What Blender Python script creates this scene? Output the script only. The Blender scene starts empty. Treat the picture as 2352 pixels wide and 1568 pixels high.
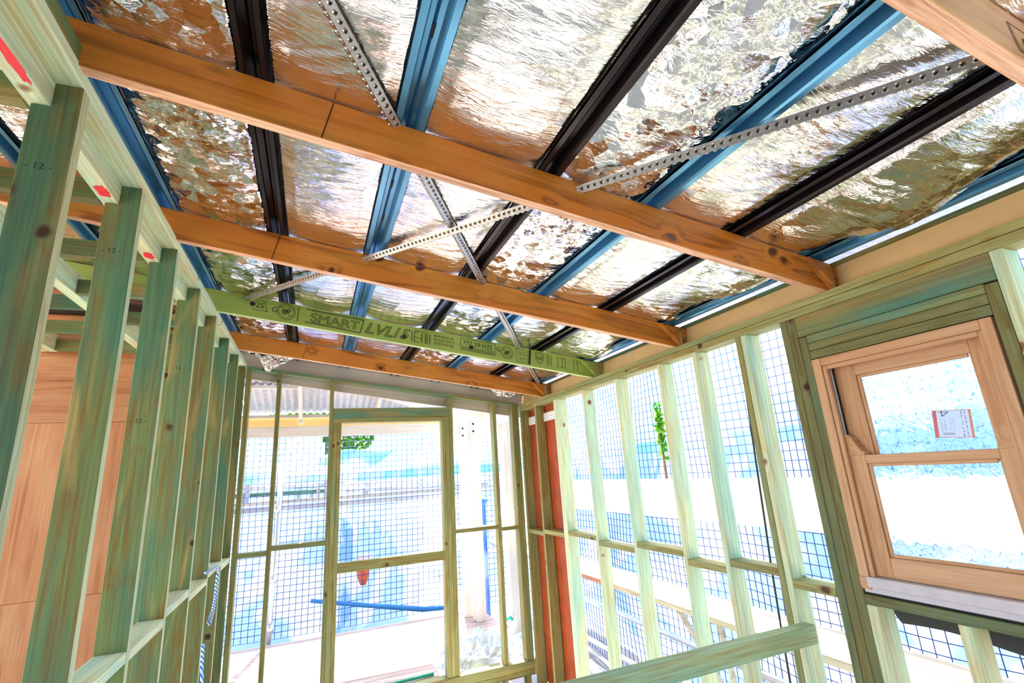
import bpy, bmesh, math, random
import numpy as np
from mathutils import Vector, Matrix

# ---------------------------------------------------------------- camera, sky, sun, exposure
SC = bpy.context.scene
COL = SC.collection
K = 0.75            # drawing unit -> metre
EYE = 2.45          # eye height above the room floor, drawing units

def P(x, y, z):
    return Vector((x * K, y * K, (z + EYE) * K))

cam_d = bpy.data.cameras.new('camera')
cam = bpy.data.objects.new('camera', cam_d)
COL.objects.link(cam)
cam_d.sensor_width = 36.0
cam_d.lens = 36.0 * 1109.89 / 2352.0
cam_d.clip_start = 0.02
RIGHT = Vector((0.92768275, -0.36838939, -0.06077802))
DOWN = Vector((0.04004776, 0.26001991, -0.96477242))
FWD = Vector((0.37121542, 0.89256871, 0.25596916))
M = Matrix((RIGHT, -DOWN, -FWD)).transposed().to_4x4()
M.translation = P(0, 0, 0)
cam.matrix_world = M
SC.camera = cam

SUN_DIR = Vector((0.24, 1.0, 1.64)).normalized()     # towards the sun
world = bpy.data.worlds.new('world')
SC.world = world
world.use_nodes = True
wn = world.node_tree
wn.nodes.clear()
w_out = wn.nodes.new('ShaderNodeOutputWorld')
w_bg = wn.nodes.new('ShaderNodeBackground')
w_sky = wn.nodes.new('ShaderNodeTexSky')
w_sky.sky_type = 'NISHITA'
w_sky.sun_disc = False
w_sky.sun_elevation = math.asin(SUN_DIR.z)
w_sky.sun_rotation = math.atan2(SUN_DIR.x, SUN_DIR.y)
w_sky.air_density = 1.0
w_sky.dust_density = 2.5
w_bg.inputs['Strength'].default_value = 0.8
wn.links.new(w_sky.outputs[0], w_bg.inputs['Color'])
wn.links.new(w_bg.outputs[0], w_out.inputs['Surface'])

sun_d = bpy.data.lights.new('sun', 'SUN')
sun_d.energy = 26.0
sun_d.angle = math.radians(0.6)
sun_d.color = (1.0, 0.96, 0.90)
sun = bpy.data.objects.new('sun', sun_d)
COL.objects.link(sun)
sun.location = (0, 0, 12)
sun.rotation_euler = SUN_DIR.to_track_quat('Z', 'Y').to_euler()

vs = SC.view_settings
vs.view_transform = 'Standard'
vs.look = 'None'
vs.gamma = 1.0
vs.use_curve_mapping = False
vs.exposure = 0.6
SC.cycles.max_bounces = 10
SC.cycles.diffuse_bounces = 5
SC.cycles.glossy_bounces = 5
SC.cycles.transmission_bounces = 8
SC.cycles.sample_clamp_indirect = 12.0

random.seed(7)
RNG = np.random.default_rng(11)

# ---------------------------------------------------------------- material helpers
def lin(h):
    h = h.lstrip('#')
    o = []
    for i in (0, 2, 4):
        v = int(h[i:i + 2], 16) / 255.0
        o.append(v / 12.92 if v <= 0.04045 else ((v + 0.055) / 1.055) ** 2.4)
    return (o[0], o[1], o[2], 1.0)

class NT:
    def __init__(self, name):
        self.m = bpy.data.materials.new(name)
        self.m.use_nodes = True
        self.t = self.m.node_tree
        self.t.nodes.clear()
        self.out = self.t.nodes.new('ShaderNodeOutputMaterial')

    def n(self, typ, props=None, **ins):
        nd = self.t.nodes.new('ShaderNode' + typ)
        for k, v in (props or {}).items():
            setattr(nd, k, v)
        for k, v in ins.items():
            key = k.replace('_', ' ')
            if key.isdigit():
                key = int(key)
            sock = nd.inputs[key]
            if hasattr(v, 'is_linked') or hasattr(v, 'links'):
                self.t.links.new(v, sock)
            else:
                sock.default_value = v
        return nd

    def math(self, op, a, b=0.0, clamp=False):
        nd = self.t.nodes.new('ShaderNodeMath')
        nd.operation = op
        nd.use_clamp = clamp
        for i, v in enumerate((a, b)):
            if hasattr(v, 'links'):
                self.t.links.new(v, nd.inputs[i])
            else:
                nd.inputs[i].default_value = v
        return nd.outputs[0]

    def ramp(self, fac, stops, interp='LINEAR'):
        nd = self.t.nodes.new('ShaderNodeValToRGB')
        nd.color_ramp.interpolation = interp
        el = nd.color_ramp.elements
        while len(el) > 1:
            el.remove(el[0])
        for i, (p, c) in enumerate(stops):
            e = el[0] if i == 0 else el.new(p)
            e.position = p
            e.color = c if len(c) == 4 else (*c, 1)
        self.t.links.new(fac, nd.inputs[0])
        return nd.outputs[0]

    def mix(self, fac, a, b, mode='MIX'):
        nd = self.t.nodes.new('ShaderNodeMix')
        nd.data_type = 'RGBA'
        nd.blend_type = mode
        nd.clamp_factor = True
        for s, v in ((0, fac), (6, a), (7, b)):
            if hasattr(v, 'links'):
                self.t.links.new(v, nd.inputs[s])
            else:
                nd.inputs[s].default_value = v
        return nd.outputs[2]

    def bsdf(self, color, rough=0.6, metal=0.0, normal=None, spec=0.5, **kw):
        nd = self.n('BsdfPrincipled')
        for k, v in (('Base Color', color), ('Roughness', rough), ('Metallic', metal), ('Specular IOR Level', spec)):
            if hasattr(v, 'links'):
                self.t.links.new(v, nd.inputs[k])
            else:
                nd.inputs[k].default_value = v
        if normal is not None:
            self.t.links.new(normal, nd.inputs['Normal'])
        for k, v in kw.items():
            nd.inputs[k.replace('_', ' ')].default_value = v
        self.t.links.new(nd.outputs[0], self.out.inputs['Surface'])
        return nd

def plain(name, col, rough=0.6, metal=0.0, var=0.08, scale=14.0, spec=0.5):
    t = NT(name)
    tc = t.n('TexCoord')
    nz = t.n('TexNoise', Vector=tc.outputs['Object'], Scale=scale, Detail=4.0)
    dark = tuple(c * (1 - var * 2) for c in col[:3]) + (1,)
    lite = tuple(min(1, c * (1 + var)) for c in col[:3]) + (1,)
    c = t.ramp(nz.outputs['Fac'], [(0.3, dark), (0.7, lite)])
    t.bsdf(c, rough, metal, spec=spec)
    return t.m

def wood(name, base, late, stain=None, stain_amt=0.0, knot=None, grain=1.0, rough=0.65, fine=0.25, knot_scale=6.0, var=0.16, spec=0.35, stain2=None):
    """timber whose grain runs along the piece's own local x axis"""
    t = NT(name)
    tc = t.n('TexCoord')
    oi = t.n('ObjectInfo')
    off = t.n('VectorMath', {'operation': 'SCALE'}, **{'0': (31.7, 17.3, 23.9), 'Scale': oi.outputs['Random']})
    v0 = t.n('VectorMath', {'operation': 'ADD'}, **{'0': tc.outputs['Object'], '1': off.outputs[0]}).outputs[0]
    kn = None
    if knot:
        wob = t.n('TexNoise', Vector=v0, Scale=9.0, Detail=2.0)
        wv = t.n('VectorMath', {'operation': 'SCALE'}, **{'0': wob.outputs['Color'], 'Scale': 0.05})
        kv = t.n('VectorMath', {'operation': 'ADD'}, **{'0': v0, '1': wv.outputs[0]}).outputs[0]
        km = t.n('VectorMath', {'operation': 'MULTIPLY'}, **{'0': kv, '1': (0.8, 1.0, 1.0)}).outputs[0]
        vo = t.n('TexVoronoi', Vector=km, Scale=knot_scale, Randomness=1.0)
        kn = vo.outputs['Distance']
    # grain lines bend round the knots
    gm = t.n('VectorMath', {'operation': 'MULTIPLY'}, **{'0': v0, '1': (0.9 * grain, 13.0 * grain, 13.0 * grain)}).outputs[0]
    g1 = t.n('TexNoise', Vector=gm, Scale=1.6, Detail=3.0, Distortion=0.9)
    f = g1.outputs['Fac']
    if kn is not None:
        near = t.n('MapRange', Value=kn, **{'From Min': 0.0, 'From Max': 0.42, 'To Min': 1.0, 'To Max': 0.0})
        f = t.math('ADD', f, t.math('MULTIPLY', t.math('POWER', near.outputs[0], 2.5), 0.45))
    rings = t.math('PINGPONG', t.math('MULTIPLY', f, 7.0), 1.0)
    col = t.mix(t.n('MapRange', Value=rings, **{'From Min': 0.42, 'From Max': 1.0, 'To Min': 0.0, 'To Max': 0.95}).outputs[0], base, late)
    if stain is not None:
        sm = t.n('VectorMath', {'operation': 'MULTIPLY'}, **{'0': v0, '1': (1.1, 5.0, 5.0)}).outputs[0]
        s1 = t.n('TexNoise', Vector=sm, Scale=1.5, Detail=3.0)
        sf = t.n('MapRange', Value=s1.outputs['Fac'], **{'From Min': 0.44, 'From Max': 0.66, 'To Min': 0.0, 'To Max': stain_amt})
        col = t.mix(sf.outputs[0], col, stain)
        if stain2 is not None:
            s2 = t.n('TexNoise', Vector=sm, Scale=1.1, Detail=2.0, Distortion=1.2)
            sf2 = t.n('MapRange', Value=s2.outputs['Fac'], **{'From Min': 0.58, 'From Max': 0.70, 'To Min': 0.0, 'To Max': 0.65})
            col = t.mix(sf2.outputs[0], col, stain2)
    fm = t.n('VectorMath', {'operation': 'MULTIPLY'}, **{'0': v0, '1': (4.0, 150.0, 150.0)}).outputs[0]
    fn = t.n('TexNoise', Vector=fm, Scale=1.0, Detail=2.0)
    fr = t.n('MapRange', Value=fn.outputs['Fac'], **{'From Min': 0.3, 'From Max': 0.7, 'To Min': 1.0 - fine, 'To Max': 1.0 + fine * 0.5})
    sc = t.n('VectorMath', {'operation': 'SCALE'}, **{'0': col, 'Scale': fr.outputs[0]}).outputs[0]
    rv = t.n('MapRange', Value=oi.outputs['Random'], **{'To Min': 1.0 - var, 'To Max': 1.0 + var})
    col = t.n('VectorMath', {'operation': 'SCALE'}, **{'0': sc, 'Scale': rv.outputs[0]}).outputs[0]
    if kn is not None:
        k1 = t.n('MapRange', Value=kn, **{'From Min': 0.075, 'From Max': 0.12, 'To Min': 1.0, 'To Max': 0.0})
        col = t.mix(k1.outputs[0], col, knot)
        k2 = t.n('MapRange', Value=kn, **{'From Min': 0.03, 'From Max': 0.06, 'To Min': 0.75, 'To Max': 0.0})
        col = t.mix(k2.outputs[0], col, tuple(c * 0.3 for c in knot[:3]) + (1,))
    bp = t.n('Bump', Strength=0.12, Distance=0.002, Height=fn.outputs['Fac'])
    t.bsdf(col, rough, 0.0, bp.outputs[0], spec=spec)
    return t.m

MAT = {}
MAT['pine'] = wood('treated_pine', lin('#6b7844'), lin('#7a6028'), lin('#38705a'), 0.75, lin('#3c2210'), var=0.24, stain2=lin('#a98f52'))
MAT['pine_dark'] = wood('dark_treated_pine', lin('#777648'), lin('#6a5a2a'), lin('#55785a'), 0.6, lin('#3c2210'), stain2=lin('#7a6a38'), var=0.1)
MAT['pine_edge_lit'] = wood('painted_light_pine_edge', lin('#c2c494'), lin('#b8a870'), lin('#a4c0a0'), 0.5, None, grain=1.6, fine=0.2, var=0.08)  # paler copy of the stud timber: side light painted into the narrow faces
MAT['pine_olive'] = wood('olive_treated_pine', lin('#99935a'), lin('#8d7438'), lin('#7a9468'), 0.55, lin('#5a3418'), stain2=lin('#a58c4c'))
MAT['pine_lintel'] = wood('treated_pine_lintel', lin('#7f8654'), lin('#7f6836'), lin('#4f8c7c'), 0.8, lin('#4a2410'), stain2=lin('#9a8048'))
MAT['pine_pale'] = wood('pale_treated_pine', lin('#d2dcb0'), lin('#d8c690'), lin('#a8d2bc'), 0.7, lin('#8a5a38'), var=0.08)
MAT['pine_rail'] = wood('wet_green_pine', lin('#a9bd92'), lin('#a8a06a'), lin('#7fb39a'), 0.8, lin('#5a3418'), var=0.0)
MAT['orange'] = wood('orange_veneer_timber', lin('#c47424'), lin('#86480c'), lin('#c98a34'), 0.6, lin('#5a280c'), grain=0.5, rough=0.42, fine=0.12, knot_scale=5.5, var=0.05, spec=0.4)
MAT['orange_edge'] = wood('laminated_veneer_edge', lin('#eebd98'), lin('#d0926c'), None, 0, None, grain=2.2, rough=0.55, fine=0.3, var=0.05)
MAT['pale_face'] = wood('pale_veneer_timber', lin('#c89a64'), lin('#a87440'), lin('#d8ae7c'), 0.5, lin('#5a3418'), grain=0.6, rough=0.5, fine=0.12, var=0.04)
MAT['green_lvl'] = wood('green_veneer_beam', lin('#93a850'), lin('#84963e'), lin('#a4b45c'), 0.6, None, grain=0.4, rough=0.5, fine=0.1, var=0.0)
MAT['green_edge'] = wood('green_veneer_edge', lin('#c6d69a'), lin('#b0c484'), None, 0, None, grain=2.0, fine=0.2, var=0.0)
MAT['cedar'] = wood('clear_window_timber', lin('#cb9c74'), lin('#ba875c'), lin('#d4ac88'), 0.4, None, grain=1.3, rough=0.5, fine=0.12, var=0.03)
MAT['ply'] = wood('orange_plywood', lin('#bd7d4c'), lin('#a66234'), lin('#c99062'), 0.7, None, grain=0.5, rough=0.6, fine=0.16, var=0.1)
MAT['white_wood'] = wood('white_primed_timber', lin('#d0c7bb'), lin('#bfb4a6'), lin('#dad2c8'), 0.5, None, grain=0.5, fine=0.06, var=0.03)
MAT['fascia'] = plain('beige_board', lin('#e0bd84'), 0.55, var=0.04, scale=5)
MAT['primer'] = plain('pale_lilac_primer', lin('#c9c0c4'), 0.6, var=0.05, scale=20)
MAT['yellow'] = plain('yellow_board', lin('#e6bc78'), 0.6, var=0.04, scale=4)
MAT['blue'] = plain('blue_coated_steel', lin('#5897be'), 0.22, 0.55, var=0.06, scale=6)
MAT['black'] = plain('black_coated_steel', lin('#2c2628'), 0.22, 0.55, var=0.1, scale=6)
MAT['galv'] = plain('galvanised_steel', lin('#b9b4ae'), 0.28, 1.0, var=0.12, scale=60)
MAT['galv_dark'] = plain('punched_hole_shadow', lin('#2a2624'), 0.5, 0.4)
MAT['ink'] = plain('black_stamp_ink', lin('#26301c'), 0.8, var=0.3, scale=160)
MAT['ink_dark'] = plain('dark_knot_stain', lin('#3a1a10'), 0.8, var=0.3, scale=90)
MAT['red_paint'] = plain('red_spray_paint', lin('#ee2f3c'), 0.5, var=0.1, scale=60)
MAT['joint'] = plain('dark_joint_line', lin('#2c1408'), 0.8)
MAT['black_gap'] = plain('black_flashing', lin('#181a1e'), 0.7)
MAT['floor'] = wood('sheet_floor', lin('#bdb6ac'), lin('#aea69a'), lin('#ccc6bc'), 0.6, None, grain=0.4, rough=0.6, fine=0.12, var=0.02)
MAT['deck'] = wood('weathered_deck_board', lin('#ae978f'), lin('#967f77'), lin('#c0aca4'), 0.6, None, grain=0.7, rough=0.7, fine=0.2, var=0.1)
MAT['ground'] = plain('pale_earth', lin('#938a7e'), 0.9, var=0.16, scale=3)
MAT['concrete'] = plain('pale_concrete', lin('#bdb8b0'), 0.85, var=0.1, scale=5)
MAT['plank'] = wood('scaffold_plank', lin('#cfc6b2'), lin('#b5a88e'), None, 0, None, grain=0.6, fine=0.12, var=0.06)
MAT['alu'] = plain('scaffold_alloy', lin('#c9ccd0'), 0.35, 0.6, var=0.06)
MAT['green_pipe'] = plain('green_scaffold_tube', lin('#4a7a66'), 0.45, 0.2)
MAT['net'] = plain('bloom_tinted_netting', lin('#2c437c'), 0.8)  # black net tinted blue to imitate bloom from the bright background
MAT['rustsheet'] = plain('terracotta_sheet', lin('#b04a20'), 0.5, var=0.16, scale=7)
MAT['cable'] = plain('dark_cable', lin('#2a2826'), 0.6)
MAT['rope_blue'] = plain('blue_rope', lin('#3c86c8'), 0.8, var=0.2, scale=90)
MAT['rope_white'] = plain('white_rope', lin('#dfe4e8'), 0.8, var=0.1, scale=90)
MAT['orange_plastic'] = plain('orange_plastic', lin('#e86a3a'), 0.5)
MAT['white_plastic'] = plain('white_plastic', lin('#f4f4f7'), 0.45, var=0.02)
MAT['roof_white'] = plain('pale_roof_steel', lin('#c4cad0'), 0.5)
MAT['teal_plastic'] = plain('teal_plastic', lin('#1fa884'), 0.5)
MAT['sticker_ink'] = plain('sticker_ink', lin('#5a5a72'), 0.8)
MAT['bark'] = plain('bark', lin('#6a5848'), 0.9, var=0.2, scale=20)

def stripes_rope():
    t = NT('blue_white_rope')
    tc = t.n('TexCoord')
    wv = t.n('TexWave', {'wave_type': 'BANDS', 'bands_direction': 'DIAGONAL'}, Vector=tc.outputs['Object'], Scale=28.0)
    c = t.ramp(wv.outputs['Fac'], [(0.45, lin('#2f7fd0')), (0.55, lin('#e6e6e0'))])
    t.bsdf(c, 0.8)
    return t.m
MAT['rope'] = stripes_rope()

def foil(name, scale, facet, crinkle, rough, stretch=(1.0, 1.0, 1.0)):
    """bare metallic sheet, crumpled: flat facets tilt the normal, thin crinkles bump it"""
    t = NT(name)
    tc = t.n('TexCoord')
    v0 = tc.outputs['Object']
    wob = t.n('TexNoise', Vector=v0, Scale=7.0, Detail=4.0)
    wv = t.n('VectorMath', {'operation': 'SCALE'}, **{'0': wob.outputs['Color'], 'Scale': 0.06}).outputs[0]
    v1 = t.n('VectorMath', {'operation': 'ADD'}, **{'0': v0, '1': wv}).outputs[0]
    v1 = t.n('VectorMath', {'operation': 'MULTIPLY'}, **{'0': v1, '1': stretch}).outputs[0]
    pm = t.n('TexNoise', Vector=v0, Scale=2.4, Detail=2.0)
    patch = t.n('MapRange', Value=pm.outputs['Fac'], **{'From Min': 0.40, 'From Max': 0.60, 'To Min': 0.2, 'To Max': 1.0}).outputs[0]
    acc = None
    for k, (m, a) in enumerate(((1.0, 1.0), (2.3, 0.75), (5.2, 0.5))):
        vo = t.n('TexVoronoi', Vector=v1, Scale=scale * m)
        c = t.n('VectorMath', {'operation': 'SUBTRACT'}, **{'0': vo.outputs['Color'], '1': (0.5, 0.5, 0.5)}).outputs[0]
        w = t.math('MULTIPLY', patch, facet * a) if k else facet * a
        f = t.n('VectorMath', {'operation': 'SCALE'}, **{'0': c, 'Scale': w}).outputs[0]
        acc = f if acc is None else t.n('VectorMath', {'operation': 'ADD'}, **{'0': acc, '1': f}).outputs[0]
    st = t.n('VectorMath', {'operation': 'MULTIPLY'}, **{'0': v1, '1': (0.55, 1.6, 1.0)}).outputs[0]
    nz = t.n('TexNoise', Vector=st, Scale=30.0, Detail=4.0, Distortion=0.6)
    rdg = t.math('ABSOLUTE', t.math('SUBTRACT', nz.outputs['Fac'], 0.5))
    bmp = t.n('Bump', Strength=crinkle, Distance=0.012, Height=rdg)
    s2 = t.n('VectorMath', {'operation': 'ADD'}, **{'0': bmp.outputs[0], '1': acc}).outputs[0]
    nn = t.n('VectorMath', {'operation': 'NORMALIZE'}, **{'0': s2}).outputs[0]
    rn = t.n('TexNoise', Vector=v0, Scale=30.0, Detail=2.0)
    rr = t.n('MapRange', Value=rn.outputs['Fac'], **{'To Min': rough * 0.6, 'To Max': rough * 1.5}).outputs[0]
    t.bsdf((0.91, 0.90, 0.89, 1), rr, 1.0, nn)
    return t.m
MAT['foil_smooth'] = foil('foil_smooth', 6.0, 0.13, 0.32, 0.13, (0.6, 1.5, 1.0))
MAT['foil_fine'] = foil('foil_finely_crumpled', 22.0, 0.48, 0.35, 0.12)
MAT['foil_fold'] = foil('foil_folded', 7.0, 0.20, 0.35, 0.12, (0.7, 1.3, 1.0))

def cloth(name, col, trans, hole, rough=0.9):
    """woven shade cloth: lets some light through its weave"""
    t = NT(name)
    tc = t.n('TexCoord')
    nz = t.n('TexNoise', Vector=tc.outputs['Object'], Scale=2.3, Detail=5.0)
    c = t.mix(nz.outputs['Fac'], tuple(x * 0.75 for x in col[:3]) + (1,), tuple(x * 1.25 for x in col[:3]) + (1,))
    fade = t.n('TexNoise', Vector=tc.outputs['Object'], Scale=1.1, Detail=3.0, Distortion=0.8)
    ff = t.n('MapRange', Value=fade.outputs['Fac'], **{'From Min': 0.50, 'From Max': 0.60, 'To Min': 0.0, 'To Max': 0.65}).outputs[0]
    c = t.mix(ff, c, lin('#dfe8ee'))
    c2 = t.mix(ff, trans, lin('#d8e6ee'))
    d = t.n('BsdfDiffuse', Color=c)
    tr = t.n('BsdfTranslucent', Color=c2)
    mx = t.n('MixShader', Fac=0.6)
    t.t.links.new(d.outputs[0], mx.inputs[1])
    t.t.links.new(tr.outputs[0], mx.inputs[2])
    tp = t.n('BsdfTransparent', Color=(0.8, 0.95, 1.0, 1))
    m2 = t.n('MixShader', Fac=hole)
    t.t.links.new(mx.outputs[0], m2.inputs[1])
    t.t.links.new(tp.outputs[0], m2.inputs[2])
    t.t.links.new(m2.outputs[0], t.out.inputs['Surface'])
    return t.m
MAT['cloth_cyan'] = cloth('pale_blue_shade_cloth', lin('#74b4c0'), lin('#82cad6'), 0.14)
MAT['cloth_blue'] = cloth('deep_blue_shade_cloth', lin('#4c74c2'), lin('#658fdc'), 0.08)

MAT['sticker'] = cloth('sticker_paper', lin('#cfcace'), lin('#d8d4d8'), 0.0)
MAT['sticker_red'] = cloth('sticker_red', lin('#e8807c'), lin('#f0908c'), 0.0)
MAT['sticker_orange'] = cloth('sticker_orange', lin('#efa888'), lin('#f6b898'), 0.0)

def plastic_sheet():
    t = NT('crumpled_clear_plastic')
    tc = t.n('TexCoord')
    vo = t.n('TexVoronoi', Vector=tc.outputs['Object'], Scale=9.0)
    bp = t.n('Bump', Strength=0.8, Distance=0.04, Height=vo.outputs['Distance'])
    t.bsdf(lin('#cdd6e0'), 0.25, 0.2, bp.outputs[0])
    return t.m
MAT['plastic'] = plastic_sheet()

def pebble_glass():
    t = NT('pebbled_glass')
    tc = t.n('TexCoord')
    vo = t.n('TexVoronoi', {'feature': 'SMOOTH_F1'}, Vector=tc.outputs['Object'], Scale=42.0)
    nz = t.n('TexNoise', Vector=tc.outputs['Object'], Scale=16.0, Detail=2.0)
    h = t.math('ADD', vo.outputs['Distance'], t.math('MULTIPLY', nz.outputs['Fac'], 0.6))
    bp = t.n('Bump', Strength=0.30, Distance=0.012, Height=h)
    g = t.n('BsdfGlass', Color=(0.95, 0.985, 1, 1), Roughness=0.03, IOR=1.30)
    t.t.links.new(bp.outputs[0], g.inputs['Normal'])
    tp = t.n('BsdfTransparent', Color=(0.92, 0.97, 1, 1))
    mx = t.n('MixShader', Fac=0.2)
    t.t.links.new(g.outputs[0], mx.inputs[1])
    t.t.links.new(tp.outputs[0], mx.inputs[2])
    t.t.links.new(mx.outputs[0], t.out.inputs['Surface'])
    return t.m
MAT['glass'] = pebble_glass()

def leaf_mat():
    t = NT('leaf_green')
    oi = t.n('TexCoord')
    nz = t.n('TexNoise', Vector=oi.outputs['Object'], Scale=6.0)
    c = t.ramp(nz.outputs['Fac'], [(0.35, lin('#3a7a24')), (0.65, lin('#7fb03a'))])
    d = t.n('BsdfDiffuse', Color=c)
    tr = t.n('BsdfTranslucent', Color=c)
    mx = t.n('MixShader', Fac=0.4)
    t.t.links.new(d.outputs[0], mx.inputs[1])
    t.t.links.new(tr.outputs[0], mx.inputs[2])
    t.t.links.new(mx.outputs[0], t.out.inputs['Surface'])
    return t.m
MAT['leaf'] = leaf_mat()

# ---------------------------------------------------------------- object helpers
def link(name, me, mat, parent=None, mw=None):
    o = bpy.data.objects.new(name, me)
    if mat is not None:
        for mm in (mat if isinstance(mat, (list, tuple)) else [mat]):
            if len(me.materials) < (len(mat) if isinstance(mat, (list, tuple)) else 1):
                me.materials.append(mm)
    COL.objects.link(o)
    setp(o, parent, mw if mw is not None else Matrix.Identity(4))
    return o

WORLD = {}
def setp(o, parent, mw):
    WORLD[o.name] = mw.copy()
    if parent is not None:
        o.parent = parent
        o.matrix_parent_inverse = Matrix.Identity(4)
        o.matrix_local = WORLD[parent.name].inverted() @ mw
    else:
        o.matrix_world = mw

def tag(o, label=None, cat=None, group=None, kind=None):
    if label:
        o['label'] = label
    if cat:
        o['category'] = cat
    if group:
        o['group'] = group
    if kind:
        o['kind'] = kind
    return o

def empty(name, x, y, z):
    o = bpy.data.objects.new(name, None)
    o.empty_display_size = 0.1
    COL.objects.link(o)
    setp(o, None, Matrix.Translation(P(x, y, z)))
    return o

_boxes = {}
def box_mesh(L, w, h, bev=0.0015, nmat=1):
    """L along x, w along y, h along z, metres; with two materials the z faces take the second one"""
    key = (round(L, 4), round(w, 4), round(h, 4), bev, nmat)
    bm = bmesh.new()
    bmesh.ops.create_cube(bm, size=1.0)
    bmesh.ops.scale(bm, vec=(L, w, h), verts=bm.verts)
    if bev and min(L, w, h) > bev * 4:
        bmesh.ops.bevel(bm, geom=list(bm.edges), offset=bev, segments=1, profile=0.5, affect='EDGES')
    if nmat == 2:
        bm.normal_update()
        for f in bm.faces:
            if abs(f.normal.z) > 0.8:
                f.material_index = 1
    me = bpy.data.meshes.new('timber')
    bm.to_mesh(me)
    bm.free()
    return me

def bar(name, a, b, w, h, mat, parent=None, up=(0, 0, 1), bev=0.0015):
    """a straight piece from a to b (drawing units); h is measured along up, w across"""
    A, B = P(*a), P(*b)
    X = (B - A)
    L = X.length
    X.normalize()
    U = Vector(up)
    Y = U.cross(X).normalized()
    Z = X.cross(Y).normalized()
    mw = Matrix((X, Y, Z)).transposed().to_4x4()
    mw.translation = (A + B) / 2
    nm = len(mat) if isinstance(mat, (list, tuple)) else 1
    return link(name, box_mesh(L, w * K, h * K, bev, nm), mat, parent, mw)

def blk(name, xr, yr, zr, mat, parent=None, bev=0.0015):
    """axis-aligned piece; its grain follows its longest side"""
    c = [(r[0] + r[1]) / 2 for r in (xr, yr, zr)]
    d = [abs(r[1] - r[0]) for r in (xr, yr, zr)]
    ax = d.index(max(d))
    a, b = list(c), list(c)
    a[ax] -= d[ax] / 2
    b[ax] += d[ax] / 2
    if ax == 0:
        return bar(name, a, b, d[1], d[2], mat, parent, (0, 0, 1), bev)
    if ax == 1:
        return bar(name, a, b, d[0], d[2], mat, parent, (0, 0, 1), bev)
    return bar(name, a, b, d[0], d[1], mat, parent, (0, 1, 0), bev)

def mesh_from(name, verts, faces, mat, parent=None, smooth=False, origin=None):
    """verts already in drawing units"""
    pts = [P(*v) for v in verts]
    if origin is None:
        org = Vector((0, 0, 0))
        for p in pts:
            org += p
        org /= len(pts)
    else:
        org = P(*origin)
    me = bpy.data.meshes.new(name)
    me.from_pydata([tuple(p - org) for p in pts], [], faces)
    me.update()
    if smooth:
        me.polygons.foreach_set('use_smooth', [True] * len(me.polygons))
    return link(name, me, mat, parent, Matrix.Translation(org))

def tube(name, pts, r, mat, parent=None, seg=8, caps=True):
    pts3 = [Vector(p) for p in pts]
    verts, faces = [], []
    n = len(pts3)
    prev = None
    for i, p in enumerate(pts3):
        d = (pts3[min(i + 1, n - 1)] - pts3[max(i - 1, 0)]).normalized()
        ref = prev if prev is not None else (Vector((0, 0, 1)) if abs(d.z) < 0.9 else Vector((1, 0, 0)))
        s = (ref - d * ref.dot(d)).normalized()
        prev = s
        t = d.cross(s)
        rr = r[i] if isinstance(r, (list, tuple)) else r
        for k in range(seg):
            a = 2 * math.pi * k / seg
            verts.append(tuple(p + (s * math.cos(a) + t * math.sin(a)) * rr))
    for i in range(n - 1):
        for k in range(seg):
            k2 = (k + 1) % seg
            faces.append((i * seg + k, i * seg + k2, (i + 1) * seg + k2, (i + 1) * seg + k))
    if caps:
        faces.append(tuple(range(seg))[::-1])
        faces.append(tuple((n - 1) * seg + k for k in range(seg)))
    return mesh_from(name, verts, faces, mat, parent, smooth=True)

# roof geometry: h is the height above the rafter underside plane
SL = 0.146
A0 = 0.825 + SL * 2.49
def zr(x, h=0.0):
    return A0 - SL * x + h
ROOF_UP = Vector((SL, 0, 1)).normalized()
RH = 0.165     # rafter depth
HB = RH + 0.053   # batten crown

# ---------------------------------------------------------------- setting: floor, ground, roof sheet
tag(blk('floor', (-3.4, 2.75), (-1.6, 6.02), (-2.53, -2.45), MAT['floor']), 'sheet timber floor of the framed room', 'floor', kind='structure')
tag(blk('ground', (-40, 40), (-40, 60), (-3.3, -3.05), MAT['ground']), 'pale bare earth around the building', 'ground', kind='structure')
tag(bar('roof', (-3.5, 2.2, zr(-3.5, HB + 0.035)), (2.85, 2.2, zr(2.85, HB + 0.035)), 8.3, 0.012, MAT['galv'], None, ROOF_UP), 'steel roof sheeting above the foil', 'roof', kind='structure')

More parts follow.
